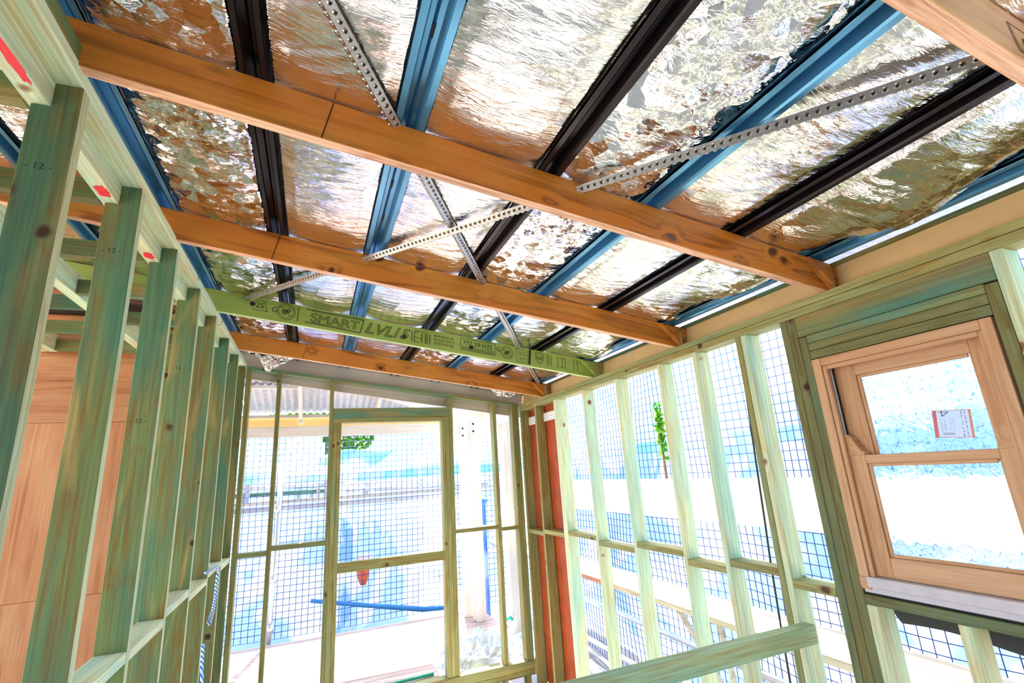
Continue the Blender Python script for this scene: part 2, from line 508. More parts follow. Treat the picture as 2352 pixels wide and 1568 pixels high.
# ---------------------------------------------------------------- left wall
TH = 0.0467
wl = empty('wall_left', -0.78, 2.2, -2.45)
tag(wl, 'open stud wall of treated pine along the left side', 'wall', kind='structure')
XL0, XL1 = -0.846, -0.726
LEFT = [-0.73, -0.13, 0.47, 1.07, 1.67, 2.26, 2.865, 3.46, 4.045, 4.668, 5.27]
def notched_stud(y):
    # the back half of each stud is cut away at the top for the ribbon
    z0, z1, zn = -2.2, 1.257, 1.172
    xm = -0.797
    prof = [(XL0, z0), (XL1, z0), (XL1, z1), (xm, z1), (xm, zn), (XL0, zn)]
    L = (z1 - z0)
    cx, cz = (XL0 + XL1) / 2, (z0 + z1) / 2
    n = len(prof)
    # local axes: x up the stud, y = world -x ... keep the grain along x
    vs_ = []
    for yy in (y, y + TH):
        for (x, z) in prof:
            vs_.append(((z - cz) * K, (x - cx) * K, (yy - y - TH / 2) * K))
    fs = [tuple(range(n))[::-1], tuple(range(n, 2 * n))]
    for i in range(n):
        j = (i + 1) % n
        fs.append((i, j, n + j, n + i))
    me = bpy.data.meshes.new('stud')
    me.from_pydata(vs_, [], fs)
    bm = bmesh.new()
    bm.from_mesh(me)
    bmesh.ops.recalc_face_normals(bm, faces=bm.faces)
    bmesh.ops.bevel(bm, geom=list(bm.edges), offset=0.0014, segments=1, affect='EDGES')
    bm.normal_update()
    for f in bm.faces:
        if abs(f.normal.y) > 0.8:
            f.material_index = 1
    bm.to_mesh(me)
    bm.free()
    mw = Matrix(((0, 1, 0), (0, 0, 1), (1, 0, 0))).to_4x4()
    mw.translation = P(cx, y + TH / 2, cz)
    return link('stud', me, [MAT['pine'], MAT['pine_edge_lit']], wl, mw)
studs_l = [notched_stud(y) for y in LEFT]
blk('stud', (XL0, XL1), (5.80, 5.80 + TH), (-2.2, 1.257), MAT['pine'], wl)
blk('top_plate', (XL0, XL1), (-1.6, 5.925), (1.258, 1.306), MAT['pine_pale'], wl)
blk('upper_plate', (XL0, XL1), (-1.6, 1.61), (1.307, 1.366), MAT['pine'], wl)
blk('bottom_plate', (XL0, XL1), (-1.6, 5.925), (-2.248, -2.201), MAT['pine'], wl)
blk('bottom_plate', (XL0, XL1), (-1.6, 5.925), (-2.45, -2.249), MAT['pine'], wl)
rib = blk('ribbon', (-0.86, -0.798), (-1.6, 5.6), (1.173, 1.2565), MAT['pine_pale'], wl)
for i, (y0, y1, x0, x1) in enumerate([(1.36, 1.60, -0.832, -0.800), (2.13, 2.22, -0.850, -0.802), (2.75, 2.83, -0.852, -0.802), (2.50, 2.56, -0.846, -0.801)]):
    n = 26
    rp = np.random.default_rng(40 + i)
    ring_ = []
    for k in range(n):
        a = 2 * math.pi * k / n
        q = rp.uniform(0.72, 1.0) * (abs(math.cos(a)) ** 3 + abs(math.sin(a)) ** 3) ** (-1 / 3.0) * 0.95
        ring_.append((max(-0.858, min(-0.7995, (x0 + x1) / 2 + (x1 - x0) / 2 * q * math.cos(a))), (y0 + y1) / 2 + (y1 - y0) / 2 * q * math.sin(a) * (1 if math.sin(a) > 0 else 1.3), 1.1722))
    mesh_from('paint_mark', ring_, [tuple(range(n))], MAT['red_paint'], rib)
NOG = [(0, -.66), (1, -.62), (2, -.66), (3, -.62), (4, -.66), (5, -.665), (6, -.67), (7, -.628), (8, -.665), (9, -.624)]
for i, zt in NOG:
    blk('nogging', (XL0, XL1), (LEFT[i] + TH + .001, LEFT[i + 1] - .001), (zt - 0.047, zt), MAT['pine_pale'], wl)
blk('nogging', (XL0, XL1), (LEFT[10] + TH + .001, 5.799), (-.71, -.66), MAT['pine_pale'], wl)

# ---------------------------------------------------------------- far wall
YF = 5.925
wf = empty('wall_far', 0.9, YF, -2.2)
tag(wf, 'open stud wall with a framed doorway at the far end', 'wall', kind='structure')
Y0, Y1 = YF, YF + 0.12
def ztp(x):      # underside of the raked top plate
    return 1.247 - 0.1375 * (x + 0.676)
def fstud(x0, x1, z0=-2.157, z1=None, name='stud'):
    zt = ztp((x0 + x1) / 2) - 0.003 if z1 is None else z1
    return blk(name, (x0, x1), (Y0, Y1), (z0, zt), MAT['pine_olive'], wf)
fstud(-0.726, -0.679)
fstud(-0.413, -0.371)
fstud(0.150, 0.192)
fstud(0.193, 0.238, z1=0.640, name='jamb_stud')
fstud(0.240, 0.283, z1=0.640, name='jamb_stud')
fstud(1.548, 1.597)
fstud(1.456, 1.500, z1=0.640, name='jamb_stud')
fstud(1.502, 1.546, z1=0.640, name='jamb_stud')
fstud(2.130, 2.174)
fstud(2.400, 2.444)
fstud(2.446, 2.492)
blk('head', (0.193, 1.547), (Y0, Y1), (0.694, 0.806), MAT['pine_lintel'], wf)
blk('head_plate', (0.193, 1.547), (Y0, Y1), (0.641, 0.692), MAT['pine_olive'], wf)
blk('rail', (0.284, 1.455), (Y0, Y0 + 0.047), (-0.957, -0.855), MAT['pine_olive'], wf)
bar('top_plate', (-0.726, Y0 + .06, ztp(-0.726) + 0.018), (2.50, Y0 + .06, ztp(2.50) + 0.018), 0.12, 0.036, MAT['pine_lintel'], wf)
for x0, x1, zt in ((-0.678, -0.414, -.655), (-0.370, 0.149, -.614), (1.598, 2.129, -.640), (2.175, 2.399, -.668)):
    blk('nogging', (x0, x1), (Y0, Y1), (zt - 0.046, zt), MAT['pine_olive'], wf)
for i, z1 in enumerate((-2.158, -2.207, -2.256)):
    blk('bottom_plate', (-0.726, 2.50), (Y0 - .01 * (i == 0), Y1), (z1 - 0.047, z1), MAT['pine_olive'], wf)
for x in (-0.4, 0.2, 0.8, 1.5, 2.12, 2.40):
    blk('cripple_stud', (x, x + .045), (Y0, Y1), (-2.45, -2.304), MAT['pine_olive'], wf)

# ---------------------------------------------------------------- right wall
XR0, XR1 = 2.50, 2.615
wr = empty('wall_right', 2.55, 2.5, -2.45)
tag(wr, 'open stud wall with a timber window along the right side', 'wall', kind='structure')
def rstud(y0, y1, z0=-2.40, z1=0.733, mat='pine_pale', name='stud'):
    return blk(name, (XR0, XR1), (y0, y1), (z0, z1), MAT[mat], wr)
rstud(5.86, 5.905, mat='pine_olive')
rstud(5.393, 5.437, mat='pine_olive')
rstud(4.815, 4.860)
rstud(4.862, 4.906)
rstud(4.215, 4.251)
rstud(3.615, 3.655)
rstud(3.014, 3.053)
rstud(2.618, 2.659)
rstud(2.172, 2.214)
rstud(2.216, 2.258, mat='pine_olive')
rstud(1.880, 1.923, mat='pine_dark')
rstud(1.829, 1.878, mat='pine_dark')
rstud(1.781, 1.827, z1=0.612, mat='pine_dark', name='jamb_stud')
rstud(0.944, 0.988, z1=0.608, mat='pine_dark', name='jamb_stud')
rstud(0.900, 0.942, mat='pine_pale')
rstud(0.30, 0.342)
blk('top_plate', (XR0, XR1), (-1.6, 5.905), (0.734, 0.778), MAT['pine_olive'], wr)
blk('top_plate', (XR0, XR1), (-1.6, 5.925), (0.781, 0.820), MAT['pine_olive'], wr)
blk('lintel', (XR0, XR1), (0.943, 1.828), (0.617, 0.732), MAT['pine_lintel'], wr)
blk('lintel_packer', (XR0, XR1), (0.989, 1.780), (0.574, 0.614), MAT['pine_lintel'], wr)
blk('lintel_packer', (XR0, XR1), (0.989, 1.780), (0.529, 0.572), MAT['pine_dark'], wr)
blk('lintel_packer', (XR0, XR1), (0.989, 1.780), (0.482, 0.526), MAT['pine_dark'], wr)
blk('sill_trimmer', (XR0, XR1), (0.989, 1.780), (-0.727, -0.684), MAT['pine_dark'], wr)
rstud(1.730, 1.780, z1=-0.729, mat='pine_pale', name='cripple_stud')
rstud(1.366, 1.410, z1=-0.729, mat='pine_pale', name='cripple_stud')
rstud(1.02, 1.062, z1=-0.729, mat='pine_pale', name='cripple_stud')
for y0, y1, zt in ((5.438, 5.859, -.715), (4.907, 5.392, -.686), (4.252, 4.814, -.650), (3.656, 4.214, -.686), (3.054, 3.614, -.638), (2.660, 3.013, -.688), (2.259, 2.617, -.638), (1.924, 2.171, -.684)):
    blk('nogging', (XR0, XR1), (y0, y1), (zt - 0.044, zt), MAT['pine_olive'], wr)
blk('bottom_plate', (XR0, XR1), (-1.6, 5.905), (-2.45, -2.402), MAT['pine_olive'], wr)

tag(blk('wall_back_added', (-3.4, 2.62), (-1.72, -1.66), (-2.45, 1.70), MAT['concrete']), 'unseen pale grey wall added behind the camera to hold back light', 'wall', kind='structure')  # added out of view to cut fill light and keep foil reflections neutral

# terracotta lining sheet and the perforated strap across it
tag(blk('lining_sheet', (2.622, 2.634), (4.88, 5.92), (-2.40, 0.80), MAT['rustsheet']), 'rust orange sheet behind the studs in the far right corner', 'sheet')
st = blk('perforated_strap', (2.600, 2.604), (5.06, 5.85), (0.545, 0.645), MAT['white_plastic'])
tag(st, 'white perforated strap across the rust orange sheet', 'strap')
hv, hf = [], []
for r in range(3):
    for c in range(17):
        y = 5.085 + c * 0.046
        z = 0.562 + r * 0.033 + (0.008 if c % 2 else 0)
        b = len(hv)
        for k in range(6):
            a = k * math.pi / 3
            hv.append((2.5995, y + 0.007 * math.cos(a), z + 0.007 * math.sin(a)))
        hf.append(tuple(range(b, b + 6)))
tag(mesh_from('punched_holes', hv, hf, MAT['galv_dark'], st), kind='stuff')

# ---------------------------------------------------------------- window
win = empty('window_1', 2.52, 1.39, -0.66)
tag(win, 'clear-finished timber sash window with pebbled glass in the right wall', 'window', kind='structure')
CE = MAT['cedar']
wfm = empty('frame', 2.52, 1.39, 0.0)
setp(wfm, win, Matrix.Translation(P(2.52, 1.39, 0.0)))
blk('casing', (2.497, 2.64), (1.734, 1.780), (-0.658, 0.477), CE, wfm)
blk('casing', (2.497, 2.64), (0.998, 1.040), (-0.658, 0.477), CE, wfm)
blk('casing', (2.497, 2.64), (1.041, 1.733), (0.435, 0.477), CE, wfm)
def bead(y0, y1, z0, z1, x0, x1):
    return blk('bead', (x0, x1), (y0, y1), (z0, z1), CE, wfm)
bead(1.712, 1.733, -0.60, 0.434, 2.506, 2.524)
bead(1.041, 1.058, -0.60, 0.434, 2.506, 2.524)
bead(1.059, 1.711, 0.412, 0.434, 2.506, 2.524)
# sash channels
for y in (1.722, 1.046):
    blk('sash_track', (2.53, 2.60), (y - .004, y + .006), (0.05, 0.43), MAT['galv'], wfm)
    blk('track_lip', (2.553, 2.558), (y - .010, y + .010), (0.05, 0.43), MAT['galv_dark'], wfm)
    blk('track_lip', (2.534, 2.546), (y - .011, y + .011), (0.05, 0.43), MAT['alu'], wfm)
blk('sill_nose', (2.492, 2.66), (0.998, 1.779), (-0.645, -0.600), MAT['primer'], wfm)
blk('sill_apron', (2.502, 2.64), (1.0, 1.772), (-0.672, -0.646), MAT['primer'], wfm)
blk('sill_corner', (2.4915, 2.500), (1.742, 1.7795), (-0.6455, -0.6005), CE, wfm)
tag(blk('flashing_gap', (2.515, 2.62), (0.99, 1.778), (-0.6835, -0.6725), MAT['black_gap'], wfm))
def drape_flash():
    n = 24
    vs_, fs = [], []
    for i in range(n + 1):
        y = 0.95 + 0.82 * i / n
        b = 0.012 * math.sin(y * 9)
        for k in range(6):
            t = k / 5
            vs_.append((2.625 + 0.085 * t ** 1.6, y, -0.685 - 0.155 * t + b * t - 0.02 * (1.77 - y) * t))
    for i in range(n):
        for k in range(5):
            a = i * 6 + k
            fs.append((a, a + 1, a + 7, a + 6))
    return mesh_from('sill_flashing', vs_, fs, MAT['black_gap'], smooth=True)

def sash(name, x0, x1, zb, zt, st_, rt, rb, ylo=1.062, yhi=1.722):
    s = empty(name, (x0 + x1) / 2, 1.39, (zb + zt) / 2)
    setp(s, win, Matrix.Translation(P((x0 + x1) / 2, 1.39, (zb + zt) / 2)))
    blk('stile', (x0, x1), (yhi - st_, yhi), (zb, zt), CE, s)
    blk('stile', (x0, x1), (ylo, ylo + st_ * .62), (zb, zt), CE, s)
    y0, y1 = ylo + st_ * .62 + .0005, yhi - st_ - .0005
    blk('rail', (x0, x1), (y0, y1), (zt - rt, zt), CE, s)
    blk('rail', (x0, x1), (y0, y1), (zb, zb + rb), CE, s)
    xm = (x0 + x1) / 2
    b = 0.016
    blk('glazing_bead', (x0 + .008, xm - .004), (y1 - b, y1 - .0005), (zb + rb + .001, zt - rt - .001), CE, s)
    blk('glazing_bead', (x0 + .008, xm - .004), (y0 + .0005, y0 + b * .6), (zb + rb + .001, zt - rt - .001), CE, s)
    blk('glazing_bead', (x0 + .008, xm - .004), (y0 + b, y1 - b), (zt - rt - b, zt - rt - .0005), CE, s)
    blk('glazing_bead', (x0 + .008, xm - .004), (y0 + b, y1 - b), (zb + rb + .0005, zb + rb + b), CE, s)
    blk('pane', (xm - .003, xm + .004), (y0 + .002, y1 - .002), (zb + rb + .002, zt - rt - .002), MAT['glass'], s, 0)
    return s
up = sash('upper_sash', 2.572, 2.622, -0.085, 0.425, 0.105, 0.062, 0.03)
lo = sash('lower_sash', 2.528, 2.570, -0.598, -0.0355, 0.085, 0.040, 0.092)
def horn(ya, yb):
    # curved horn above the lower sash meeting rail
    n = 12
    prof = []
    h = 0.105
    for i in range(n + 1):
        t = i / n
        y = ya + (yb - ya) * t
        z = -0.0355 + h * (1 - (0.5 - 0.5 * math.cos(math.pi * min(1, max(0, (t - .18) / .82)))) * 0.86)
        prof.append((y, z))
    pts = [(ya, -0.036)] + prof + [(yb, -0.036)]
    N = len(pts)
    vs_ = [(2.528, y, z) for y, z in pts] + [(2.570, y, z) for y, z in pts]
    fs = [tuple(range(N)), tuple(range(N, 2 * N))[::-1]] + [(i, i + N, (i + 1) % N + N, (i + 1) % N) for i in range(N)]
    o = mesh_from('horn', vs_, fs, CE, lo)
    return o
horn(1.720, 1.636)
horn(1.063, 1.116)
# maker's sticker on the glass (turned on its side)
stk = mesh_from('glass_sticker', [(2.5925, 1.337, 0.143), (2.5925, 1.195, 0.131), (2.5925, 1.207, 0.012), (2.5925, 1.351, 0.023)], [(0, 1, 2, 3)], MAT['sticker'], up)
def on_sticker(u, v):
    # u from the red strip (0) to the orange strip (1), v from the top (0) to the bottom (1)
    a = Vector((1.337, 0.143)).lerp(Vector((1.195, 0.131)), u)
    b = Vector((1.351, 0.023)).lerp(Vector((1.207, 0.012)), u)
    p = a.lerp(b, v)
    return (2.592, p.x, p.y)
def spatch(name, u0, u1, v0, v1, mat, dx=0.0003):
    q = [on_sticker(u0, v0), on_sticker(u1, v0), on_sticker(u1, v1), on_sticker(u0, v1)]
    q = [(x - dx, y, z) for x, y, z in q]
    return mesh_from(name, q, [(0, 1, 2, 3)], mat, up)
spatch('sticker_band', 0.0, 0.11, 0, 1, MAT['sticker_red'])
spatch('sticker_band', 0.93, 1.0, 0, 1, MAT['sticker_orange'])
spatch('sticker_edge', 0.0, 1.0, 0, 0.02, MAT['sticker_red'], 0.0004)
spatch('sticker_edge', 0.0, 1.0, 0.98, 1.0, MAT['sticker_red'], 0.0004)
fig = []
def stroke(u0, v0, u1, v1, w=0.012):
    d = Vector((u1 - u0, v1 - v0))
    n = Vector((-d.y, d.x)).normalized() * w
    fig.append([(u0 + n.x, v0 + n.y), (u1 + n.x, v1 + n.y), (u1 - n.x, v1 - n.y), (u0 - n.x, v0 - n.y)])
stroke(0.17, 0.075, 0.43, 0.075)      # the big figure 4, lying on its side
stroke(0.43, 0.075, 0.26, 0.225)
stroke(0.26, 0.225, 0.245, 0.02)
for v in np.arange(0.30, 0.78, 0.028):    # small printed lines, too small to read
    for u in (0.2, 0.29, 0.44, 0.52):
        if random.random() < 0.6:
            stroke(u, v, u + random.uniform(.02, .045), v, 0.004)
for v in np.arange(0.05, 0.97, 0.024):
    if random.random() < 0.85:
        stroke(0.83, v, 0.83 + random.uniform(.02, .05), v, 0.006)
    if random.random() < 0.75:
        stroke(0.74, v, 0.74 + random.uniform(.02, .05), v, 0.007)
for v in (0.83, 0.86, 0.89):
    stroke(0.22, v, 0.52, v, 0.006)
fv, ff = [], []
for q in fig:
    b = len(fv)
    for u, v in q:
        x, y, z = on_sticker(u, v)
        fv.append((x - .0006, y, z))
    ff.append((b, b + 1, b + 2, b + 3))
tag(mesh_from('sticker_print', fv, ff, MAT['sticker_ink'], up), kind='stuff')

tag(drape_flash(), 'curved black flashing hanging outside below the window sill', 'flashing')

# ---------------------------------------------------------------- text printed on timber
def text_on(name, body, origin, xdir, updir, size, mat, parent, outline=False, shear=0.0, stretch=1.0):
    cu = bpy.data.curves.new(name, 'FONT')
    cu.body = body
    cu.size = 1.0
    cu.shear = shear
    cu.extrude = 0.0
    if outline:
        cu.fill_mode = 'NONE'
        cu.bevel_depth = 0.020
        cu.bevel_resolution = 0
    tmp = bpy.data.objects.new('tmp', cu)
    COL.objects.link(tmp)
    dg = bpy.context.evaluated_depsgraph_get()
    me = bpy.data.meshes.new_from_object(tmp.evaluated_get(dg))
    bpy.data.objects.remove(tmp)
    me.materials.clear()
    X = Vector(xdir).normalized()
    U = Vector(updir).normalized()
    U = (U - X * U.dot(X)).normalized()
    N = X.cross(U)
    mw = Matrix((X, U, N)).transposed().to_4x4()
    co = np.empty(len(me.vertices) * 3)
    me.vertices.foreach_get('co', co)
    co = co.reshape(-1, 3)
    co[:, 0] *= size * K * stretch
    co[:, 1] *= size * K
    co[:, 2] *= size * K * 0.1
    me.vertices.foreach_set('co', co.ravel())
    mw.translation = P(*origin)
    return tag(link(name, me, mat, parent, mw), kind='stuff')

# ---------------------------------------------------------------- rafters
RAFT = []
def rafter(y, mats, label, x0=-3.3, x1=2.615, th=0.048):
    o = bar('rafter', (x0, y + th / 2, zr(x0, RH / 2)), (x1, y + th / 2, zr(x1, RH / 2)), th, RH, mats, None, ROOF_UP, 0.002)
    tag(o, label, 'rafter', 'roof rafters')
    RAFT.append(o)
    # metal strap folded over the low end
    s = blk('end_strap', (2.537, 2.575), (y - 0.004, y - 0.0005), (0.822, 0.965), MAT['galv'], o)
    return o
OR = [MAT['orange'], MAT['orange_edge']]
r0 = rafter(0.440, [MAT['pale_face'], MAT['orange_edge']], 'pale timber rafter with stamped ink, nearest the camera at top right')
r1 = rafter(1.610, OR, 'long orange rafter, the nearest one crossing the whole roof')
r2 = rafter(2.812, OR, 'orange rafter between the nearest orange rafter and the green beam')
r3 = rafter(4.012, [MAT['green_lvl'], MAT['green_edge']], 'green rafter covered in black stamped lettering')
r4 = rafter(5.190, OR, 'farthest orange rafter, just before the framed doorway wall')
for o, y, x, h in ((r1, 1.610, 0.005, 0), (r2, 2.812, -0.24, 0), (r4, 5.19, -0.12, 0)):
    bar('scarf_joint', (x + .012, y - .0007, zr(x, RH - .004)), (x - .025, y - .0007, zr(x, .004)), 0.0015, 0.004, MAT['joint'], o, (1, 0, 0), 0)

for o, y, m in ((r1, 1.610, OR), (r2, 2.812, OR), (r3, 4.012, [MAT['green_lvl'], MAT['green_edge']]), (r4, 5.190, OR)):
    # triangular cleat on the rafter's face at its low end
    tri = [(2.350, 0.158), (2.532, 0.152), (2.528, 0.004)]
    v = [(x, y - .0008, zr(x, h)) for x, h in tri] + [(x - .006, y - .030, zr(x, h) - .004) for x, h in ((2.385, 0.150), (2.532, 0.146), (2.529, 0.030))]
    mesh_from('end_cleat', v, [(0, 1, 2), (5, 4, 3), (0, 3, 4, 1), (1, 4, 5, 2), (2, 5, 3, 0)], m[0], o)

# stamps on the green beam
YT = 4.0115
XD = Vector((1, 0, -SL))
def gtext(body, x, h, size, **kw):
    return text_on('stamp_text', body, (x, YT - .0008, zr(x, h)), XD, (0, 0, 1), size, MAT['ink'], r3, **kw)
def gline(x0, h0, x1, h1, w=0.004):
    a, b = Vector((x0, zr(x0, h0))), Vector((x1, zr(x1, h1)))
    return (a, b, w)
LN = []
def addline(x0, h0, x1, h1, w=0.004):
    LN.append((x0, h0, x1, h1, w))
gtext('2S', -0.47, 0.083, 0.062, stretch=1.1)
gtext('G', -0.355, 0.070, 0.062)
gtext('SMART', -0.075, 0.050, 0.098, outline=True, stretch=1.25)
gtext('LVL', 0.345, 0.036, 0.130, outline=True, shear=0.3, stretch=1.12)
gtext('15', 0.560, 0.042, 0.128, outline=True, shear=0.3, stretch=1.12)
gtext('BMKB25220', 0.935, 0.110, 0.030, stretch=1.15)
gtext('AS/NZS 4357.0', 0.930, 0.078, 0.030)
gtext('A-BOND Eg', 0.930, 0.044, 0.030, stretch=1.15)
gtext('772 59 H2S', 1.190, 0.088, 0.058, stretch=1.02)
gtext('G', 1.505, 0.085, 0.058)
gtext('F17', 1.730, 0.040, 0.040)
gtext('AUS NZ', 0.765, 0.128, 0.022, stretch=1.3)
addline(-0.40, 0.145, -0.385, 0.060)
addline(-0.47, 0.145, -0.385, 0.145)
addline(-0.49, 0.062, -0.38, 0.062)
addline(-0.155, 0.150, -0.165, 0.030, 0.006)
addline(-0.10, 0.145, 0.345, 0.145, 0.007); addline(-0.06, 0.136, 0.345, 0.134, 0.004)
addline(-0.11, 0.034, 0.315, 0.026, 0.007); addline(-0.06, 0.042, 0.200, 0.040, 0.004)
addline(0.345, 0.145, 0.315, 0.026, 0.007)
for x in (0.745, 0.765, 0.83, 0.862, 0.875, 0.900):
    addline(x, 0.125, x - .006, 0.035, 0.006)
addline(0.765, 0.078, 0.83, 0.074, 0.004)
addline(0.765, 0.125, 0.80, 0.125, 0.004); addline(0.765, 0.035, 0.80, 0.035, 0.004)
for x0, h0, x1, h1 in ((1.175, 0.148, 1.500, 0.148), (1.500, 0.148, 1.495, 0.074), (1.495, 0.074, 1.168, 0.070), (1.168, 0.070, 1.175, 0.148)):
    addline(x0, h0, x1, h1, 0.004)
for h in (0.060, 0.050, 0.040):
    addline(1.17, h, 1.50, h, 0.004)
for x0, h0, x1, h1 in ((1.705, 0.148, 1.815, 0.148), (1.815, 0.148, 1.812, 0.025), (1.812, 0.025, 1.700, 0.025), (1.700, 0.025, 1.705, 0.148), (1.72, 0.12, 1.80, 0.12), (1.72, 0.105, 1.80, 0.105), (1.72, 0.09, 1.80, 0.09)):
    addline(x0, h0, x1, h1, 0.003)
for pts in ([(1.895, 0.135), (1.94, 0.150), (1.985, 0.135), (1.975, 0.07), (1.935, 0.030), (1.900, 0.07), (1.895, 0.135)], [(1.908, 0.126), (1.94, 0.138), (1.972, 0.126), (1.964, 0.074), (1.935, 0.046), (1.912, 0.074), (1.908, 0.126)]):
    for a, b in zip(pts, pts[1:]):
        addline(*a, *b, 0.003)
for a in ((1.912, 0.10, 1.97, 0.10), (1.912, 0.085, 1.968, 0.085)):
    addline(*a, 0.006)
for x in (2.02, 2.035, 2.06, 2.13, 2.175, 2.21, 2.30, 2.34):
    addline(x, 0.140, x - .004, 0.035, 0.005)
for h in (0.13, 0.045):
    addline(2.13, h, 2.21, h, 0.003)
def ring(cx, ch, r, w=0.004, n=26):
    p = [(cx + r * math.cos(2 * math.pi * i / n), ch + r * math.sin(2 * math.pi * i / n)) for i in range(n + 1)]
    for a, b in zip(p, p[1:]):
        addline(*a, *b, w)
for cx, ch, r in ((-0.247, 0.092, 0.066), (1.613, 0.088, 0.058)):
    ring(cx, ch, r)
    ring(cx, ch, r * 0.8, 0.003)
    for dx in (-.008, .008):
        addline(cx - r * .58 + dx, ch + r * .55, cx + r * .55 + dx, ch - r * .58, 0.003)
    ring(cx - r * .2, ch - .1 * r, r * .22, 0.010, 10)
    ring(cx + r * .25, ch + .15 * r, r * .18, 0.008, 10)
def lines_mesh(LN_, name, yf, parent, mat):
    v, f = [], []
    for x0, h0, x1, h1, w in LN_:
        a = Vector((x0, zr(x0, h0))); b = Vector((x1, zr(x1, h1)))
        d = (b - a).normalized()
        n = Vector((-d.y, d.x)) * (w / 2)
        k = len(v)
        for q in (a + n, b + n, b - n, a - n):
            v.append((q.x, yf, q.y))
        f.append((k, k + 1, k + 2, k + 3))
    return tag(mesh_from(name, v, f, mat, parent), kind='stuff')
lines_mesh(LN, 'stamp_lines', YT - .0009, r3, MAT['ink'])
for x, h, r in ((-0.487, 0.105, 0.020), (0.674, 0.062, 0.020), (1.270, 0.076, 0.022)):
    n = 14
    mesh_from('nail_hole_stain', [(x + r * math.cos(2 * math.pi * i / n), YT - .0011, zr(x, h) + r * .92 * math.sin(2 * math.pi * i / n)) for i in range(n)], [tuple(range(n))], MAT['ink_dark'], r3)
bar('glue_run', (1.845, YT - .001, zr(1.845, 0.160)), (1.828, YT - .001, zr(1.828, 0.015)), 0.001, 0.022, MAT['ink_dark'], r3, (1, 0, 0), 0)

# ink on the nearest rafter
Y0T = 0.4395
LN2 = []
for x0, h0, x1, h1, w in ((1.655, 0.118, 1.665, 0.030, 0.004), (1.665, 0.030, 1.80, 0.020, 0.004), (1.655, 0.118, 1.74, 0.118, 0.003), (1.662, 0.112, 1.676, 0.040, 0.003), (1.676, 0.040, 1.80, 0.032, 0.003)):
    LN2.append((x0, h0, x1, h1, w))
lines_mesh(LN2, 'stamp_lines', Y0T - .0006, r0, MAT['ink'])
text_on('stamp_text', '110 7', (1.690, Y0T - .0006, zr(1.690, 0.045)), XD, (0, 0, 1), 0.062, MAT['ink'], r0)

# figures on the left wall studs
for i, z in ((4, 0.95), (5, 0.95), (6, 0.33), (7, 0.72)):
    text_on('stamp_text', '- 12 -', (-0.83, LEFT[i] - .0008, z), (1, 0, 0), (0, 0, 1), 0.030, MAT['ink'], studs_l[i])

# ---------------------------------------------------------------- roof battens (top-hat section)
def batten(xc, wid, mat, label, y0=-1.7, y1=6.15):
    w = wid / 2
    hgt = 0.050
    prof = [(-w, 0.010), (-w, 0.0), (-w * .60, 0.0), (-w * .50, 0.008), (-w * .42, hgt), (-w * .10, hgt), (0, hgt - .008), (w * .10, hgt), (w * .42, hgt), (w * .50, 0.008), (w * .60, 0.0), (w, 0.0), (w, 0.010)]
    th = 0.0026
    pr = prof + [(u, h + th) for u, h in reversed(prof)]
    N = len(pr)
    vs_ = []
    for y in (y0, y1):
        for u, h in pr:
            x = xc + u
            vs_.append((x, y, zr(x, RH + 0.001 + h)))
    fs = [tuple(range(N)), tuple(range(N, 2 * N))[::-1]] + [(i, i + N, (i + 1) % N + N, (i + 1) % N) for i in range(N)]
    o = mesh_from('roof_batten', vs_, fs, MAT[mat])
    tag(o, label, 'batten', 'steel roof battens')
    return o
BX = [(-0.785, .10, 'blue', 'blue steel batten along the top of the left stud wall'),
      (-0.25, .088, 'black', 'black steel batten, first from the left stud wall'),
      (0.295, .115, 'blue', 'blue steel batten with slots, between the two left black battens'),
      (0.895, .100, 'black', 'black steel batten in the middle of the roof'),
      (1.412, .112, 'blue', 'bright blue steel batten right of the middle black one'),
      (1.935, .100, 'black', 'thin black steel batten nearest the window wall'),
      (2.470, .110, 'blue', 'blue steel batten half hidden over the beige fascia'),
      (-1.35, .10, 'blue', 'blue steel batten beyond the left stud wall, seen between studs'),
      (-1.95, .10, 'black', 'black steel batten beyond the left stud wall'),
      (-2.55, .10, 'blue', 'farthest blue steel batten beyond the left stud wall')]
bats = [batten(*b) for b in BX]
# nail slots along the blue batten web
for y in (1.17, 2.05, 2.38, 3.25, 3.62, 4.65, 4.9):
    x = 0.296
    blk('nail_slot', (x - .005, x + .005), (y, y + 0.055), (zr(x, RH + .040), zr(x, RH + .0435)), MAT['black_gap'], bats[2], 0)

# ---------------------------------------------------------------- foil
def fold_noise(X, Y, seed, n, fx, fy, amp, sharp=1.0):
    r = np.random.default_rng(seed)
    out = np.zeros_like(X)
    for i in range(n):
        a = r.uniform(-0.6, 0.6)
        k = r.uniform(0.6, 1.8)
        ph = r.uniform(0, 6.28)
        q = np.sin((X * fx * math.cos(a) + Y * fy * (1 + .4 * math.sin(a))) * k + ph + 1.6 * np.sin(X * fx * .37 * k + ph * 2) + 1.3 * np.sin(Y * fy * .41 * k + ph))
        out += (1 - np.abs(q)) ** sharp / n
    return amp * (out - 0.4)

